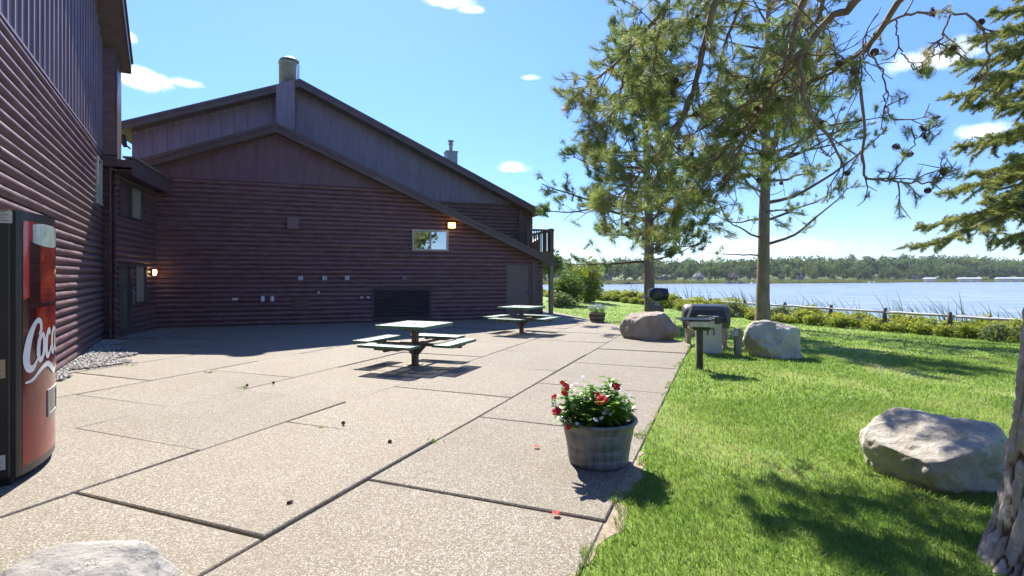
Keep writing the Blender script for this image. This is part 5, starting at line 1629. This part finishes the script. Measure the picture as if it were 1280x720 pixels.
def tuft_lib(r, n, L, w, k=6, spread=(.35, 1.15), shoot=.6):
    lib = []
    for _ in range(k):
        q = r.uniform(0, 1, n); th = spread[0] + (spread[1] - spread[0]) * r.uniform(0, 1, n) * (1 - .45 * q)
        ph = r.uniform(0, 2 * np.pi, n); ll = L * r.uniform(.7, 1.1, n)
        d = np.stack([np.sin(th) * np.cos(ph), np.sin(th) * np.sin(ph), np.cos(th)], 1)
        b = np.zeros((n, 3)); b[:, 2] = (q - 1) * L * shoot
        s = np.cross(d, r.normal(size=(n, 3))); s /= np.linalg.norm(s, axis=1)[:, None]
        V = np.stack([b - s * w, b + s * w, b + d * ll[:, None]], 1)
        lib.append(V)
    return np.array(lib)

def place_tufts(lib, P, D, S, r):
    """one triangle mesh from tufts at P with axis D and scale S"""
    D = D / (np.linalg.norm(D, axis=1)[:, None] + 1e-9)
    up = np.where(np.abs(D[:, 2:3]) < .95, np.array([[0, 0, 1.0]]), np.array([[1.0, 0, 0]]))
    U = np.cross(up, D); U /= np.linalg.norm(U, axis=1)[:, None]
    W = np.cross(D, U)
    k = r.integers(0, len(lib), len(P))
    L = lib[k] * S[:, None, None, None]
    V = L[..., 0:1] * U[:, None, None] + L[..., 1:2] * W[:, None, None] + L[..., 2:3] * D[:, None, None] + P[:, None, None]
    n = lib.shape[1]
    return V.reshape(-1, 3), n

def curve_pts(p0, d0, L, n, r, up=0.0, jit=.08, sag=0.0):
    pts = [np.array(p0, float)]; d = np.array(d0, float); d /= np.linalg.norm(d)
    for i in range(n):
        d = d + r.normal(0, jit, 3) + np.array([0, 0, up - sag]) / n
        d /= np.linalg.norm(d); pts.append(pts[-1] + d * L / n)
    return np.array(pts)

def pine(name_label, base, H, r0, whorls, seed, mat_needle, lib, tscale, lean=(0, 0), trunk_seg=14, cones=0, dead=None, twig_density=1.0, name='pine_tree'):
    r = np.random.default_rng(seed)
    base = np.array(base, float)
    root = empty(name, tuple(base), name_label, 'tree')
    n = 22
    zs = np.linspace(-.3, H, n)
    wob = np.cumsum(r.normal(0, .012, (n, 2)), 0)
    tp = np.stack([base[0] + lean[0] * zs / H + wob[:, 0], base[1] + lean[1] * zs / H + wob[:, 1], base[2] + zs], 1)
    rad = r0 * (1 - .82 * np.clip(zs / H, 0, 1)) * (1 + .35 * np.exp(-np.clip(zs, 0, 9) / .35))
    tr = Tubes(); tr.add(tp, rad, trunk_seg); tr.build('trunk', M_BARK, root)
    limbs = Tubes(); P, D, S = [], [], []; conep = []
    ptz = lambda z: np.array([np.interp(z, zs, tp[:, i]) for i in range(3)])
    for (z, an, L, up, dens) in whorls:
        p0 = ptz(z); d0 = np.array([math.cos(an), math.sin(an), up])
        pts = curve_pts(p0, d0, L, 9, r, up=.35, jit=.10)
        rb = max(.018, .016 * L) 
        limbs.add(pts, np.linspace(rb, rb * .25, len(pts)), 5)
        m_ = int(round(L * 3.4 * twig_density * max(dens, .0) + (1 if dens > 0 else 0)))
        for j in range(m_):
            q = 1 - .78 * r.uniform() ** 1.25; i = q * 9; i0 = min(int(i), 8)
            b = pts[i0] + (pts[i0 + 1] - pts[i0]) * (i - i0)
            fw = pts[min(i0 + 1, 9)] - pts[i0]; fw /= np.linalg.norm(fw)
            side = np.cross(fw, [0, 0, 1]) * r.choice([-1, 1])
            d = fw * r.uniform(.3, 1) + side * r.uniform(.3, 1.1) + np.array([0, 0, r.normal(.15, .35)])
            tl_ = r.uniform(.3, .95) * (1.25 - .6 * q) * min(1.3, .5 + L / 5)
            tw = curve_pts(b, d, tl_, 4, r, up=.4, jit=.15)
            limbs.add(tw, np.linspace(.012, .004, 5), 4)
            for e_ in range(int(r.integers(2, 5))):
                if e_ == 0: pp, dd = tw[-1], tw[-1] - tw[-2]
                else:
                    k_ = int(r.integers(2, 5)); pp = tw[k_] + r.normal(0, .07, 3); dd = (tw[k_] - tw[k_ - 1]) / np.linalg.norm(tw[k_] - tw[k_ - 1]) + r.normal(0, .5, 3) + [0, 0, .25]
                P.append(pp); D.append(dd); S.append(tscale * r.uniform(.7, 1.25))
    limbs.build('limbs', M_LIMBD, root)
    V, nn = place_tufts(lib, np.array(P), np.array(D), np.array(S), r)
    tn = np.clip(r.normal(.42, .22, len(P)), 0, .95)
    tn = np.clip(np.repeat(tn, nn * 3) + np.repeat(r.normal(0, .1, len(P) * nn), 3), 0, 1)
    np_mesh('needles', V, np.arange(len(V)).reshape(-1, 3), mat_needle, root, tint=tn)
    return root

rl = np.random.default_rng(61)
LIB_FAR = tuft_lib(rl, 36, .20, .0085, spread=(.25, 1.5), shoot=.9)
LIB_MID = tuft_lib(rl, 40, .18, .007, spread=(.25, 1.4), shoot=.9)

# pine at the right of the grills: bare below, thin long lower limbs
r = np.random.default_rng(71); wh = []
for z, an, L, up, d in ((2.9, 3.0, 2.4, .0, .12), (3.3, .15, 4.4, .10, .55), (3.6, 3.4, 3.0, .06, .35), (4.3, .5, 4.2, .12, .5), (4.4, 2.7, 2.6, .1, .4), (4.6, 4.8, 3.2, .12, .5), (5.0, 6.1, 5.0, .14, .6), (5.4, 3.6, 3.4, .1, .5), (5.6, 1.4, 3.4, .15, .55)):
    wh.append((z, an, L, up, d))
z = 6.0
while z < 15.6:
    for j in range(int(r.integers(3, 5))):
        q = (z - 6) / 9.6
        wh.append((z + r.uniform(-.15, .15), r.uniform(0, 6.28), (4.6 - 2.9 * q) * r.uniform(.7, 1.15), .12 + .35 * q, .85))
    z += .52
pine('tall pine with a bare trunk behind the round grey boulder and thin lower limbs', (10.2, 21.6, zg(10.2, 21.6)), 16.0, .275, wh, 72, M_NEEDLE, LIB_MID, 1.2, lean=(.25, 0), twig_density=1.0)
# darker pine beyond the brown boulder
r = np.random.default_rng(81); wh = []
z = 2.35
while z < 10.7:
    q = (z - 2.35) / 8.4
    for j in range(int(r.integers(4, 6))):
        an = r.uniform(0, 6.28)
        west = .5 - .5 * math.cos(an)          # longer towards the open lakeless side
        wh.append((z + r.uniform(-.2, .2), an, (2.4 + 2.2 * west) * (1 - .72 * q ** 1.2) * r.uniform(.65, 1.15), .05 + .4 * q, 1.0 if z > 2.9 else .7))
    z += .41
pine('dense dark green pine with a dark trunk standing beyond the brown boulder', (5.28, 20.3, zg(5.28, 20.3)), 11.0, .225, wh, 82, M_NEEDLED, LIB_FAR, 1.25, lean=(-.3, 0), twig_density=1.12)

# big near pine: trunk at the right edge, its boughs hang over the lawn
def near_pine():
    r = np.random.default_rng(91)
    base = np.array([3.02, 2.88, zg(3.02, 2.88)])
    root = empty('pine_tree', tuple(base), 'big near pine with a rough flaking trunk and cone laden boughs hanging over the lawn', 'tree')
    H, n, seg = 12.5, 460, 160
    zs = np.concatenate([np.linspace(-.25, 2.2, 260), np.linspace(2.215, 5.4, 160), np.linspace(5.6, H, 40)])
    ang = np.arange(seg) * 2 * np.pi / seg
    V = np.zeros((n, seg, 3)); TT = np.full((n, seg), .6)
    for i, z in enumerate(zs):
        cx = base[0] + .115 * z - .0015 * z * z; cy = base[1] + .012 * z
        rr = .285 * (1 - .055 * max(z, 0)) if z < 10 else .285 * .45 * (1 - (z - 10) / 2.6)
        rr = rr + .13 * math.exp(-max(z + .1, 0) / .28)
        rad = np.full(seg, rr)
        if z < 5.5:
            for j in range(seg):
                a_ = ang[j]; cx_, sx_ = math.cos(a_), math.sin(a_)
                wv = mnoise.noise((cx_ * 2.5, sx_ * 2.5, z * 2.0)) * .9
                q = Vector((cx_ * 5.6 + wv * .9, sx_ * 5.6 - wv * .9, z * 1.9 + wv * 1.2))
                c1 = mnoise.voronoi(q)[0]
                plate = min(max((c1[1] - c1[0]) * 2.6 - .12, 0), 1.0) ** .6
                fl = mnoise.noise((cx_ * 10, sx_ * 10, z * 13)) * .55 + mnoise.noise((cx_ * 24, sx_ * 24, z * 34)) * .4
                step = mnoise.cell(q * 1.0) if False else mnoise.noise(q * .5)
                rad[j] += .026 * plate + .017 * fl + .010 * step - .016
                TT[i, j] = min(max(plate * .8 + fl * .35 + .05, 0), 1)
        V[i, :, 0] = cx + rad * np.cos(ang); V[i, :, 1] = cy + rad * np.sin(ang); V[i, :, 2] = base[2] + z
    j = np.arange(seg); j2 = (j + 1) % seg
    F = np.concatenate([np.stack([i * seg + j, i * seg + j2, (i + 1) * seg + j2, (i + 1) * seg + j], 1) for i in range(n - 1)])
    m, t, out = new_mat('flaky_bark')
    v = coords(t, 'Object', (1, 1, .4))
    n1 = t.noise(v, 10, 8, .68); n2 = t.noise(v, 42, 6, .7); n3 = t.noise(coords(t, 'Object', (1, 1, 1.6)), 16, 5, .6)
    pl_ = t.n('ShaderNodeAttribute', {'attribute_name': 'tint'}).outputs['Fac']
    c = t.mix(t.ramp(n1, .33, .66), (.36, .30, .265), (.58, .53, .49))
    c = t.mix(t.math('MULTIPLY', t.ramp(n3, .52, .7), .7), c, (.66, .62, .59))
    c = t.mix(t.math('MULTIPLY', t.ramp(n2, .55, .75), .5), c, (.13, .08, .06))
    c = t.mix(t.ramp(pl_, .08, .5), (.12, .065, .045), c)
    b = t.n('ShaderNodeBsdfPrincipled', None, Base_Color=c, Roughness=.9); b.inputs['Specular IOR Level'].default_value = .2
    bn = t.n('ShaderNodeBump', None, Strength=.9, Distance=.02, Height=t.math('ADD', n1, t.math('MULTIPLY', n2, .5)))
    t.link(bn.outputs[0], b.inputs['Normal']); t.link(b.outputs[0], out.inputs[0])
    np_mesh('trunk', V.reshape(-1, 3), F, m, root, smooth=True, tint=TT.ravel())
    limbs = Tubes(); P, D, S = [], [], []; cones = []
    lib = tuft_lib(r, 52, .135, .0024, k=8, spread=(.2, 1.35), shoot=1.0)
    def smooth_path(ctrl, n=28):
        C = np.array(ctrl, float); k = len(C); ts = np.linspace(0, k - 1, n); o = []
        for s in ts:
            i = min(int(s), k - 2); u = s - i
            p0, p1, p2, p3 = C[max(i - 1, 0)], C[i], C[i + 1], C[min(i + 2, k - 1)]
            o.append(.5 * ((2 * p1) + (-p0 + p2) * u + (2 * p0 - 5 * p1 + 4 * p2 - p3) * u * u + (-p0 + 3 * p1 - 3 * p2 + p3) * u ** 3))
        return np.array(o)
    tsc = 1.0
    def tuft(p, d, s=1.0):
        P.append(p); D.append(d); S.append(s * tsc)
    def twig(b, d, L, leafy, rr, depth=0):
        tw = curve_pts(b, d, L, 6, r, up=-.15, jit=.16)
        # tips turn upwards
        tw[-1] += [0, 0, .03 * L]
        limbs.add(tw, np.linspace(rr, max(.0028, rr * .4), 7), 5)
        if depth == 0:
            for j in range(int(r.integers(2, 5))):
                k_ = int(r.integers(1, 6)); dd = (tw[k_] - tw[k_ - 1]) / (L / 6) + r.normal(0, .65, 3) + [0, 0, -.1]
                twig(tw[k_], dd, L * r.uniform(.3, .6), leafy, rr * .6, 1)
        if r.uniform() < leafy:
            tuft(tw[-1], tw[-1] - tw[-2] + np.array([0, 0, .02]), r.uniform(.8, 1.25))
            if r.uniform() < .55: tuft(tw[-2] + r.normal(0, .02, 3), tw[-1] - tw[-3] + r.normal(0, .02, 3), r.uniform(.7, 1.0))
        if r.uniform() < .33: cones.append((tw[int(r.integers(2, 6))], r.normal(size=3)))
    def bough(ctrl, r0, r1, ntw, leafy, L=(.25, .6), start=.15, conef=1.0):
        nonlocal tsc
        tsc = min(1.0, max(.55, (ctrl[-1][1] - 2.6) / 3.2))
        pts = smooth_path(ctrl); pts[1:-1] += r.normal(0, .008, (len(pts) - 2, 3))
        limbs.add(pts, np.linspace(r0, r1, len(pts)), 8)
        for i in range(ntw):
            q = start + (1 - start) * (i + r.uniform()) / ntw
            f = q * (len(pts) - 1); i0 = min(int(f), len(pts) - 2)
            b = pts[i0] + (pts[i0 + 1] - pts[i0]) * (f - i0)
            fw = pts[i0 + 1] - pts[i0]; fw /= np.linalg.norm(fw) + 1e-9
            d = fw * r.uniform(.3, 1.0) + r.normal(0, .6, 3)
            twig(b, d, r.uniform(*L), leafy, .0075)
        tuft(pts[-1], pts[-1] - pts[-3]); tuft(pts[-1], pts[-1] - pts[-2] + r.normal(0, .02, 3))
    B = at
    trk = lambda z: np.array([base[0] + .115 * z - .0015 * z * z, base[1] + .012 * z, base[2] + z])
    # boughs leave the trunk above the frame and droop forward over the lawn
    bough([trk(5.6), B(1010, -190, 4.4), B(918, -60, 5.2), B(894, 2, 5.5), B(877, 75, 5.7), B(865, 117, 5.8), B(840, 180, 6.0), B(806, 250, 6.2), B(790, 272, 6.3)], .055, .008, 31, .8, (.25, .7), .3)
    bough([B(865, 117, 5.8), B(838, 170, 5.6), B(812, 205, 5.6), B(780, 240, 5.7), B(752, 262, 5.8)], .020, .006, 22, .95, (.2, .5))
    bough([trk(6.2), B(1000, -250, 4.6), B(880, -90, 5.6), B(836, 0, 6.0), B(786, 62, 6.4), B(744, 100, 6.8), B(722, 118, 6.9)], .045, .007, 36, .9, (.25, .6), .35)
    bough([B(836, 0, 6.0), B(824, 40, 5.9), B(815, 90, 6.0), B(800, 130, 6.1)], .018, .006, 18, .95)
    bough([B(786, 62, 6.4), B(776, 110, 6.3), B(760, 150, 6.4), B(742, 165, 6.5)], .016, .005, 16, .95)
    bough([trk(4.9), B(1090, -130, 3.9), B(1005, 0, 4.7), B(987, 69, 4.9), B(960, 124, 5.1), B(927, 183, 5.3), B(905, 235, 5.4)], .042, .007, 34, .55, (.25, .7), .3)
    bough([B(960, 124, 5.1), B(930, 160, 5.4), B(890, 205, 5.6), B(868, 235, 5.8), B(840, 265, 5.9)], .02, .006, 24, .8)
    bough([trk(4.6), B(1130, -80, 3.6), B(1072, 0, 4.2), B(1037, 23, 4.4), B(1005, 60, 4.5), B(1001, 83, 4.5), B(1010, 138, 4.5), B(1038, 174, 4.5), B(1056, 208, 4.5)], .040, .008, 18, .25, (.2, .5), .4)
    bough([B(1005, 60, 4.5), B(978, 96, 4.8), B(948, 120, 5.0), B(915, 140, 5.2), B(880, 158, 5.3)], .016, .005, 20, .6)
    bough([trk(4.4), B(1190, -70, 3.5), B(1127, 0, 4.0), B(1093, 46, 4.2), B(1060, 76, 4.4), B(1028, 96, 4.6), B(990, 118, 4.9), B(950, 150, 5.2)], .032, .006, 24, .4, (.2, .55), .35)
    bough([B(1063, 78, 4.4), B(1079, 128, 4.4), B(1081, 215, 4.4), B(1115, 225, 4.4), B(1157, 229, 4.4), B(1175, 225, 4.4)], .014, .005, 12, .35, (.12, .35), .3)
    bough([B(1080, 60, 4.3), B(1104, 92, 4.3), B(1108, 132, 4.3), B(1118, 150, 4.3)], .008, .004, 5, .4, (.1, .25))
    bough([B(1093, 46, 4.2), B(1120, 23, 4.2), B(1157, 16, 4.1), B(1212, 20, 4.0), B(1235, 50, 4.0), B(1232, 92, 4.0), B(1221, 112, 4.0)], .011, .006, 8, .3, (.1, .3), .15)
    bough([B(1120, 25, 4.2), B(1125, 60, 4.2), B(1143, 85, 4.2), B(1157, 92, 4.2)], .007, .003, 3, .3, (.08, .2))
    bough([B(1188, 18, 4.05), B(1178, 45, 4.05), B(1168, 66, 4.05), B(1196, 66, 4.05)], .008, .004, 6, .8, (.06, .2))
    bough([B(1115, 225, 4.4), B(1135, 190, 4.4), B(1150, 170, 4.4), B(1163, 152, 4.4)], .006, .003, 4, .8, (.06, .2))
    # leafier boughs behind
    for c_ in ([trk(5.8), B(985, -200, 5.4), B(935, -20, 6.6), B(905, 60, 7.0), B(890, 130, 7.2), B(850, 190, 7.3)],
               [trk(6.5), B(960, -260, 5.6), B(905, -60, 6.8), B(860, 20, 7.2), B(815, 90, 7.4), B(770, 140, 7.6)],
               [trk(5.2), B(1060, -130, 5.0), B(1000, 0, 6.0), B(965, 70, 6.3), B(930, 140, 6.5), B(900, 190, 6.6)],
               [trk(5.0), B(1080, -100, 4.8), B(1030, 0, 5.6), B(1010, 60, 5.8), B(985, 130, 6.0), B(965, 180, 6.0)],
               [trk(6.9), B(1000, -330, 5.2), B(940, -110, 6.4), B(890, -20, 6.9), B(840, 40, 7.3), B(790, 60, 7.6)]):
        bough(c_, .036, .007, 31, .88, (.3, .75), .4)
    # the rest of the crown, above the frame
    for i in range(7):
        z = r.uniform(6.5, 12.3); an = r.uniform(-1.7, 1.3); L = r.uniform(2.0, 4.2) * (1.25 - z / 18)
        p0 = trk(z); pts = curve_pts(p0, (math.cos(an), math.sin(an), .12), L, 8, r, up=.1, jit=.1)
        limbs.add(pts, np.linspace(.035, .008, 9), 5)
        for k in range(16):
            q = int(r.integers(3, 9)); twig(pts[q], pts[q] - pts[q - 1] + r.normal(0, .35, 3), r.uniform(.3, .7), .85, .007)
    limbs.build('limbs', M_LIMB, root)
    V, nn = place_tufts(lib, np.array(P), np.array(D), np.array(S), r)
    tn = np.clip(r.normal(.48, .22, len(P)), 0, .93); tn = np.where(r.uniform(0, 1, len(P)) < .07, 1.0, tn)
    tn = np.clip(np.repeat(tn, nn * 3) + np.repeat(r.normal(0, .09, len(P) * nn), 3), 0, 1)
    np_mesh('needles', V, np.arange(len(V)).reshape(-1, 3), M_NEEDLE, root, tint=tn)
    # cones: up to a hundred of those in view
    vis = [(p, d) for p, d in cones if abs(p[0] / p[1]) < 1 and HOR - (p[2] - EYE) / p[1] * FPX > -8]
    r.shuffle(vis)
    for p, d in vis[:100]:
        o = bpy.data.objects.new('cone', CONE); COL.objects.link(o); o.parent = root
        o.location = tuple(p - base); o.rotation_euler = Vector(d).to_track_quat('Z', 'Y').to_euler()
        s = r.uniform(.95, 1.35); o.scale = (s, s, s)
near_pine()

# spruce beyond the right edge, boughs reaching into view
def spruce(base, H, label, boughs, seed):
    r = np.random.default_rng(seed)
    base = np.array(base, float)
    root = empty('spruce_tree', tuple(base), label, 'tree')
    zs = np.linspace(-.3, H, 16); tr = Tubes()
    tr.add(np.stack([np.full(16, base[0]), np.full(16, base[1]), base[2] + zs], 1), .26 * (1 - .9 * np.clip(zs / H, 0, 1)), 12); tr.build('trunk', M_BARK, root)
    lib = tuft_lib(r, 42, .085, .006, k=6, spread=(.5, 1.35), shoot=2.4)
    limbs = Tubes(); P, D, S = [], [], []
    for bo_ in boughs:
        n = 12
        if len(bo_) == 3: tip = np.array(bo_)
        else:
            z, an, L = bo_[:3]; tip = base + np.array([math.cos(an) * L, math.sin(an) * L, z - .36 * L])
        h = tip - base; L = math.hypot(h[0], h[1])
        z0 = min(h[2] + .42 * L, H - .3)
        qs = np.linspace(0, 1, n + 1)
        pts = base + np.stack([h[0] * qs, h[1] * qs, z0 + (h[2] - z0) * (qs ** 1.25) - .10 * L * np.sin(qs * math.pi) * (qs > .0) * .5 + .05 * L * qs ** 6], 1)
        pts[1:] += np.cumsum(r.normal(0, .022, (n, 3)), 0)
        limbs.add(pts, np.linspace(max(.02, .014 * L), .006, n + 1), 5)
        for i in range(2, n + 1):
            fw = pts[i] - pts[i - 1]; fw /= np.linalg.norm(fw)
            sd_ = np.cross(fw, [0, 0, 1]); sd_ /= np.linalg.norm(sd_)
            taper = min(1.0, (n + 1.5 - i) / (n * .5))
            for sgn in (-1, 1):
                for rep in range(2):
                    if r.uniform() < .10: continue
                    Ls = r.uniform(.4, 1.05) * taper * (.5 + L / 8)
                    b = pts[i - 1] + (pts[i] - pts[i - 1]) * r.uniform()
                    dd = fw * r.uniform(.6, 1.0) + sd_ * sgn * r.uniform(.5, 1.0) + np.array([0, 0, r.uniform(-.55, -.05)])
                    tw = curve_pts(b, dd, Ls, 5, r, up=-.25, jit=.10)
                    limbs.add(tw, np.linspace(.008, .003, 6), 4)
                    k = max(3, int(Ls / .075))
                    for e_ in range(k):
                        q = (e_ + .5) / k * 5; i0 = min(int(q), 4)
                        pp = tw[i0] + (tw[i0 + 1] - tw[i0]) * (q - i0)
                        dv = tw[i0 + 1] - tw[i0]
                        P.append(pp + r.normal(0, .015, 3)); D.append(dv + r.normal(0, .006, 3)); S.append(r.uniform(.75, 1.15))
                        if r.uniform() < .75:
                            s2 = np.cross(dv, [0, 0, 1]) * r.choice([-1, 1]); P.append(pp + s2 * .6); D.append(dv * .6 + s2 + [0, 0, -.02]); S.append(r.uniform(.8, 1.25))
            P.append(pts[i]); D.append(fw); S.append(1.1)
    limbs.build('limbs', M_LIMBD, root)
    V, nn = place_tufts(lib, np.array(P), np.array(D), np.array(S), r)
    tn = np.clip(r.normal(.45, .22, len(P)), 0, .95)
    tn = np.clip(np.repeat(tn, nn * 3) + np.repeat(r.normal(0, .1, len(P) * nn), 3), 0, 1)
    np_mesh('needles', V, np.arange(len(V)).reshape(-1, 3), M_SPRUCE, root, tint=tn)
SB = np.array([13.6, 12.2, zg(13.6, 12.2)])
bo = []
# towards the camera's left (-x): the boughs that show
for px, py, dd in ((1124, 320, 11.6), (1150, 296, 12.2), (1182, 290, 12.8), (1168, 252, 11.8), (1196, 232, 12.4), (1188, 200, 12.0), (1215, 262, 11.2), (1222, 182, 11.4), (1178, 130, 12.2), (1205, 148, 12.8),
                   (1190, 92, 11.8), (1222, 110, 11.2), (1212, 55, 12.2), (1236, 70, 11.6), (1240, 22, 12.0), (1252, 45, 11.4), (1262, 0, 12.2), (1255, 140, 11.2), (1262, 215, 11.0), (1275, 318, 11.4), (1245, 232, 12.6), (1272, 90, 10.8),
                   (1280, -30, 12), (1262, -60, 12), (1290, -90, 11.6), (1280, 170, 10.8), (1290, 260, 10.9)):
    bo.append(tuple(at(px, py, dd)))
r = np.random.default_rng(97); z = 3.0
while z < 13:
    for k in range(3):
        an = r.uniform(-2.0, 2.0)
        bo.append((z, an, max(.6, 3.6 * (1 - z / 14)) * r.uniform(.8, 1.1), .15, .3))
    z += .62
spruce(SB, 13.5, 'spruce with drooping olive green boughs reaching in from the right edge', bo, 98)

# leafy bushes and small trees beyond the building corner
M_LEAFM = leaf_mat('broad_leaf', (.065, .125, .025), (.18, .25, .05), .42, .5, .3, c3=(.26, .27, .05))
def leafy(name, px, d, w, h, n, leaf, seed, label, trunk_h, mat, cat='tree', zoff=0):
    p = at(px, HOR, d); z0 = zg(p[0], p[1])
    r = np.random.default_rng(seed)
    root = empty(name, (p[0], p[1], z0), label, cat)
    P, k = crown_points(r, n, (w / 2, w / 2, (h - trunk_h) / 2 * 1.05), lobes=13, fill=.42)
    if cat == 'bush': P[:, 2] *= 1.25; P[:, :2] *= 1.1; P[:, 2] += h * .36
    else: P[:, 2] += trunk_h + (h - trunk_h) / 2
    k = k[P[:, 2] > .03]; P = P[P[:, 2] > .03]
    V, F = rand_quads(P, leaf, r, .55, .5)
    tl_ = r.uniform(.15, .7, 13)
    np_mesh('foliage', V, F, mat, root, tint=np.repeat(np.clip(tl_[k[:len(P)]] + r.normal(0, .15, len(P)), 0, 1), 4), local=True)
    tb_ = Tubes()
    for j in range(6):
        an = r.uniform(0, 6.28); q = r.uniform(.2, .5)
        tb_.add([(0, 0, -.2), (.04 * math.cos(an), .04 * math.sin(an), trunk_h * .6 + .1), (w * .2 * q * math.cos(an), w * .2 * q * math.sin(an), trunk_h + (h - trunk_h) * .3), (w * .5 * q * math.cos(an), w * .5 * q * math.sin(an), h * .8)], [.05 + .008 * h, .045 + .006 * h, .04, .012], 6)
    tb_.build('trunk', M_LIMBD, root, local=True)
    return root
leafy('leafy_bush', 711, 33, 2.7, 2.6, 2400, .11, 301, 'rounded dark green leafy bush on the lawn beyond the balcony post', .1, M_LEAFM, 'bush')
leafy('leafy_bush', 736, 36, 2.5, 3.3, 2300, .11, 302, 'taller yellow green leafy bush right behind the rounded bush beyond the balcony', .3, M_SHRUB, 'bush')
leafy('leafy_bush', 702, 31, 1.8, 1.1, 1200, .08, 303, 'small grey green bush at the foot of the taller bushes beyond the balcony post', .05, M_SHRUBG, 'bush')
leafy('leafy_tree', 688, 46, 3.6, 4.4, 2200, .13, 304, 'slender leafy tree showing under the balcony railing', 1.6, M_LEAFM)
leafy('leafy_tree', 726, 50, 3.8, 3.9, 2200, .13, 305, 'leafy tree behind the bushes, half hidden by the dark pine', 1.2, M_LEAFM)

def tree_at(x, y, w, h, n, leaf, seed, label, trunk_h, mat):
    o = leafy('leafy_tree', 640, 5.0, w, h, n, leaf, seed, label, trunk_h, mat)
    o.location = (x, y, zg(x, y))
tree_at(12.5, -13, 8, 11, 4200, .26, 401, 'broad leafy tree behind the viewpoint, seen only mirrored in the gable window', 2.2, M_LEAFM)

# ------------------------------------------------------------------ air
m, t, out = new_mat('air')
vp = t.n('ShaderNodeVolumePrincipled', None, Color=(.80, .90, 1.0), Density=.00014, Anisotropy=.25)
t.link(vp.outputs[0], out.inputs['Volume'])
mb = MB(); mb.box(-470, 1600, -320, 2000, -9, 44)
hz = tag(mb.build('haze', m), kind='stuff')
hz['label'] = 'thin summer haze over the lake'; hz['category'] = 'haze'
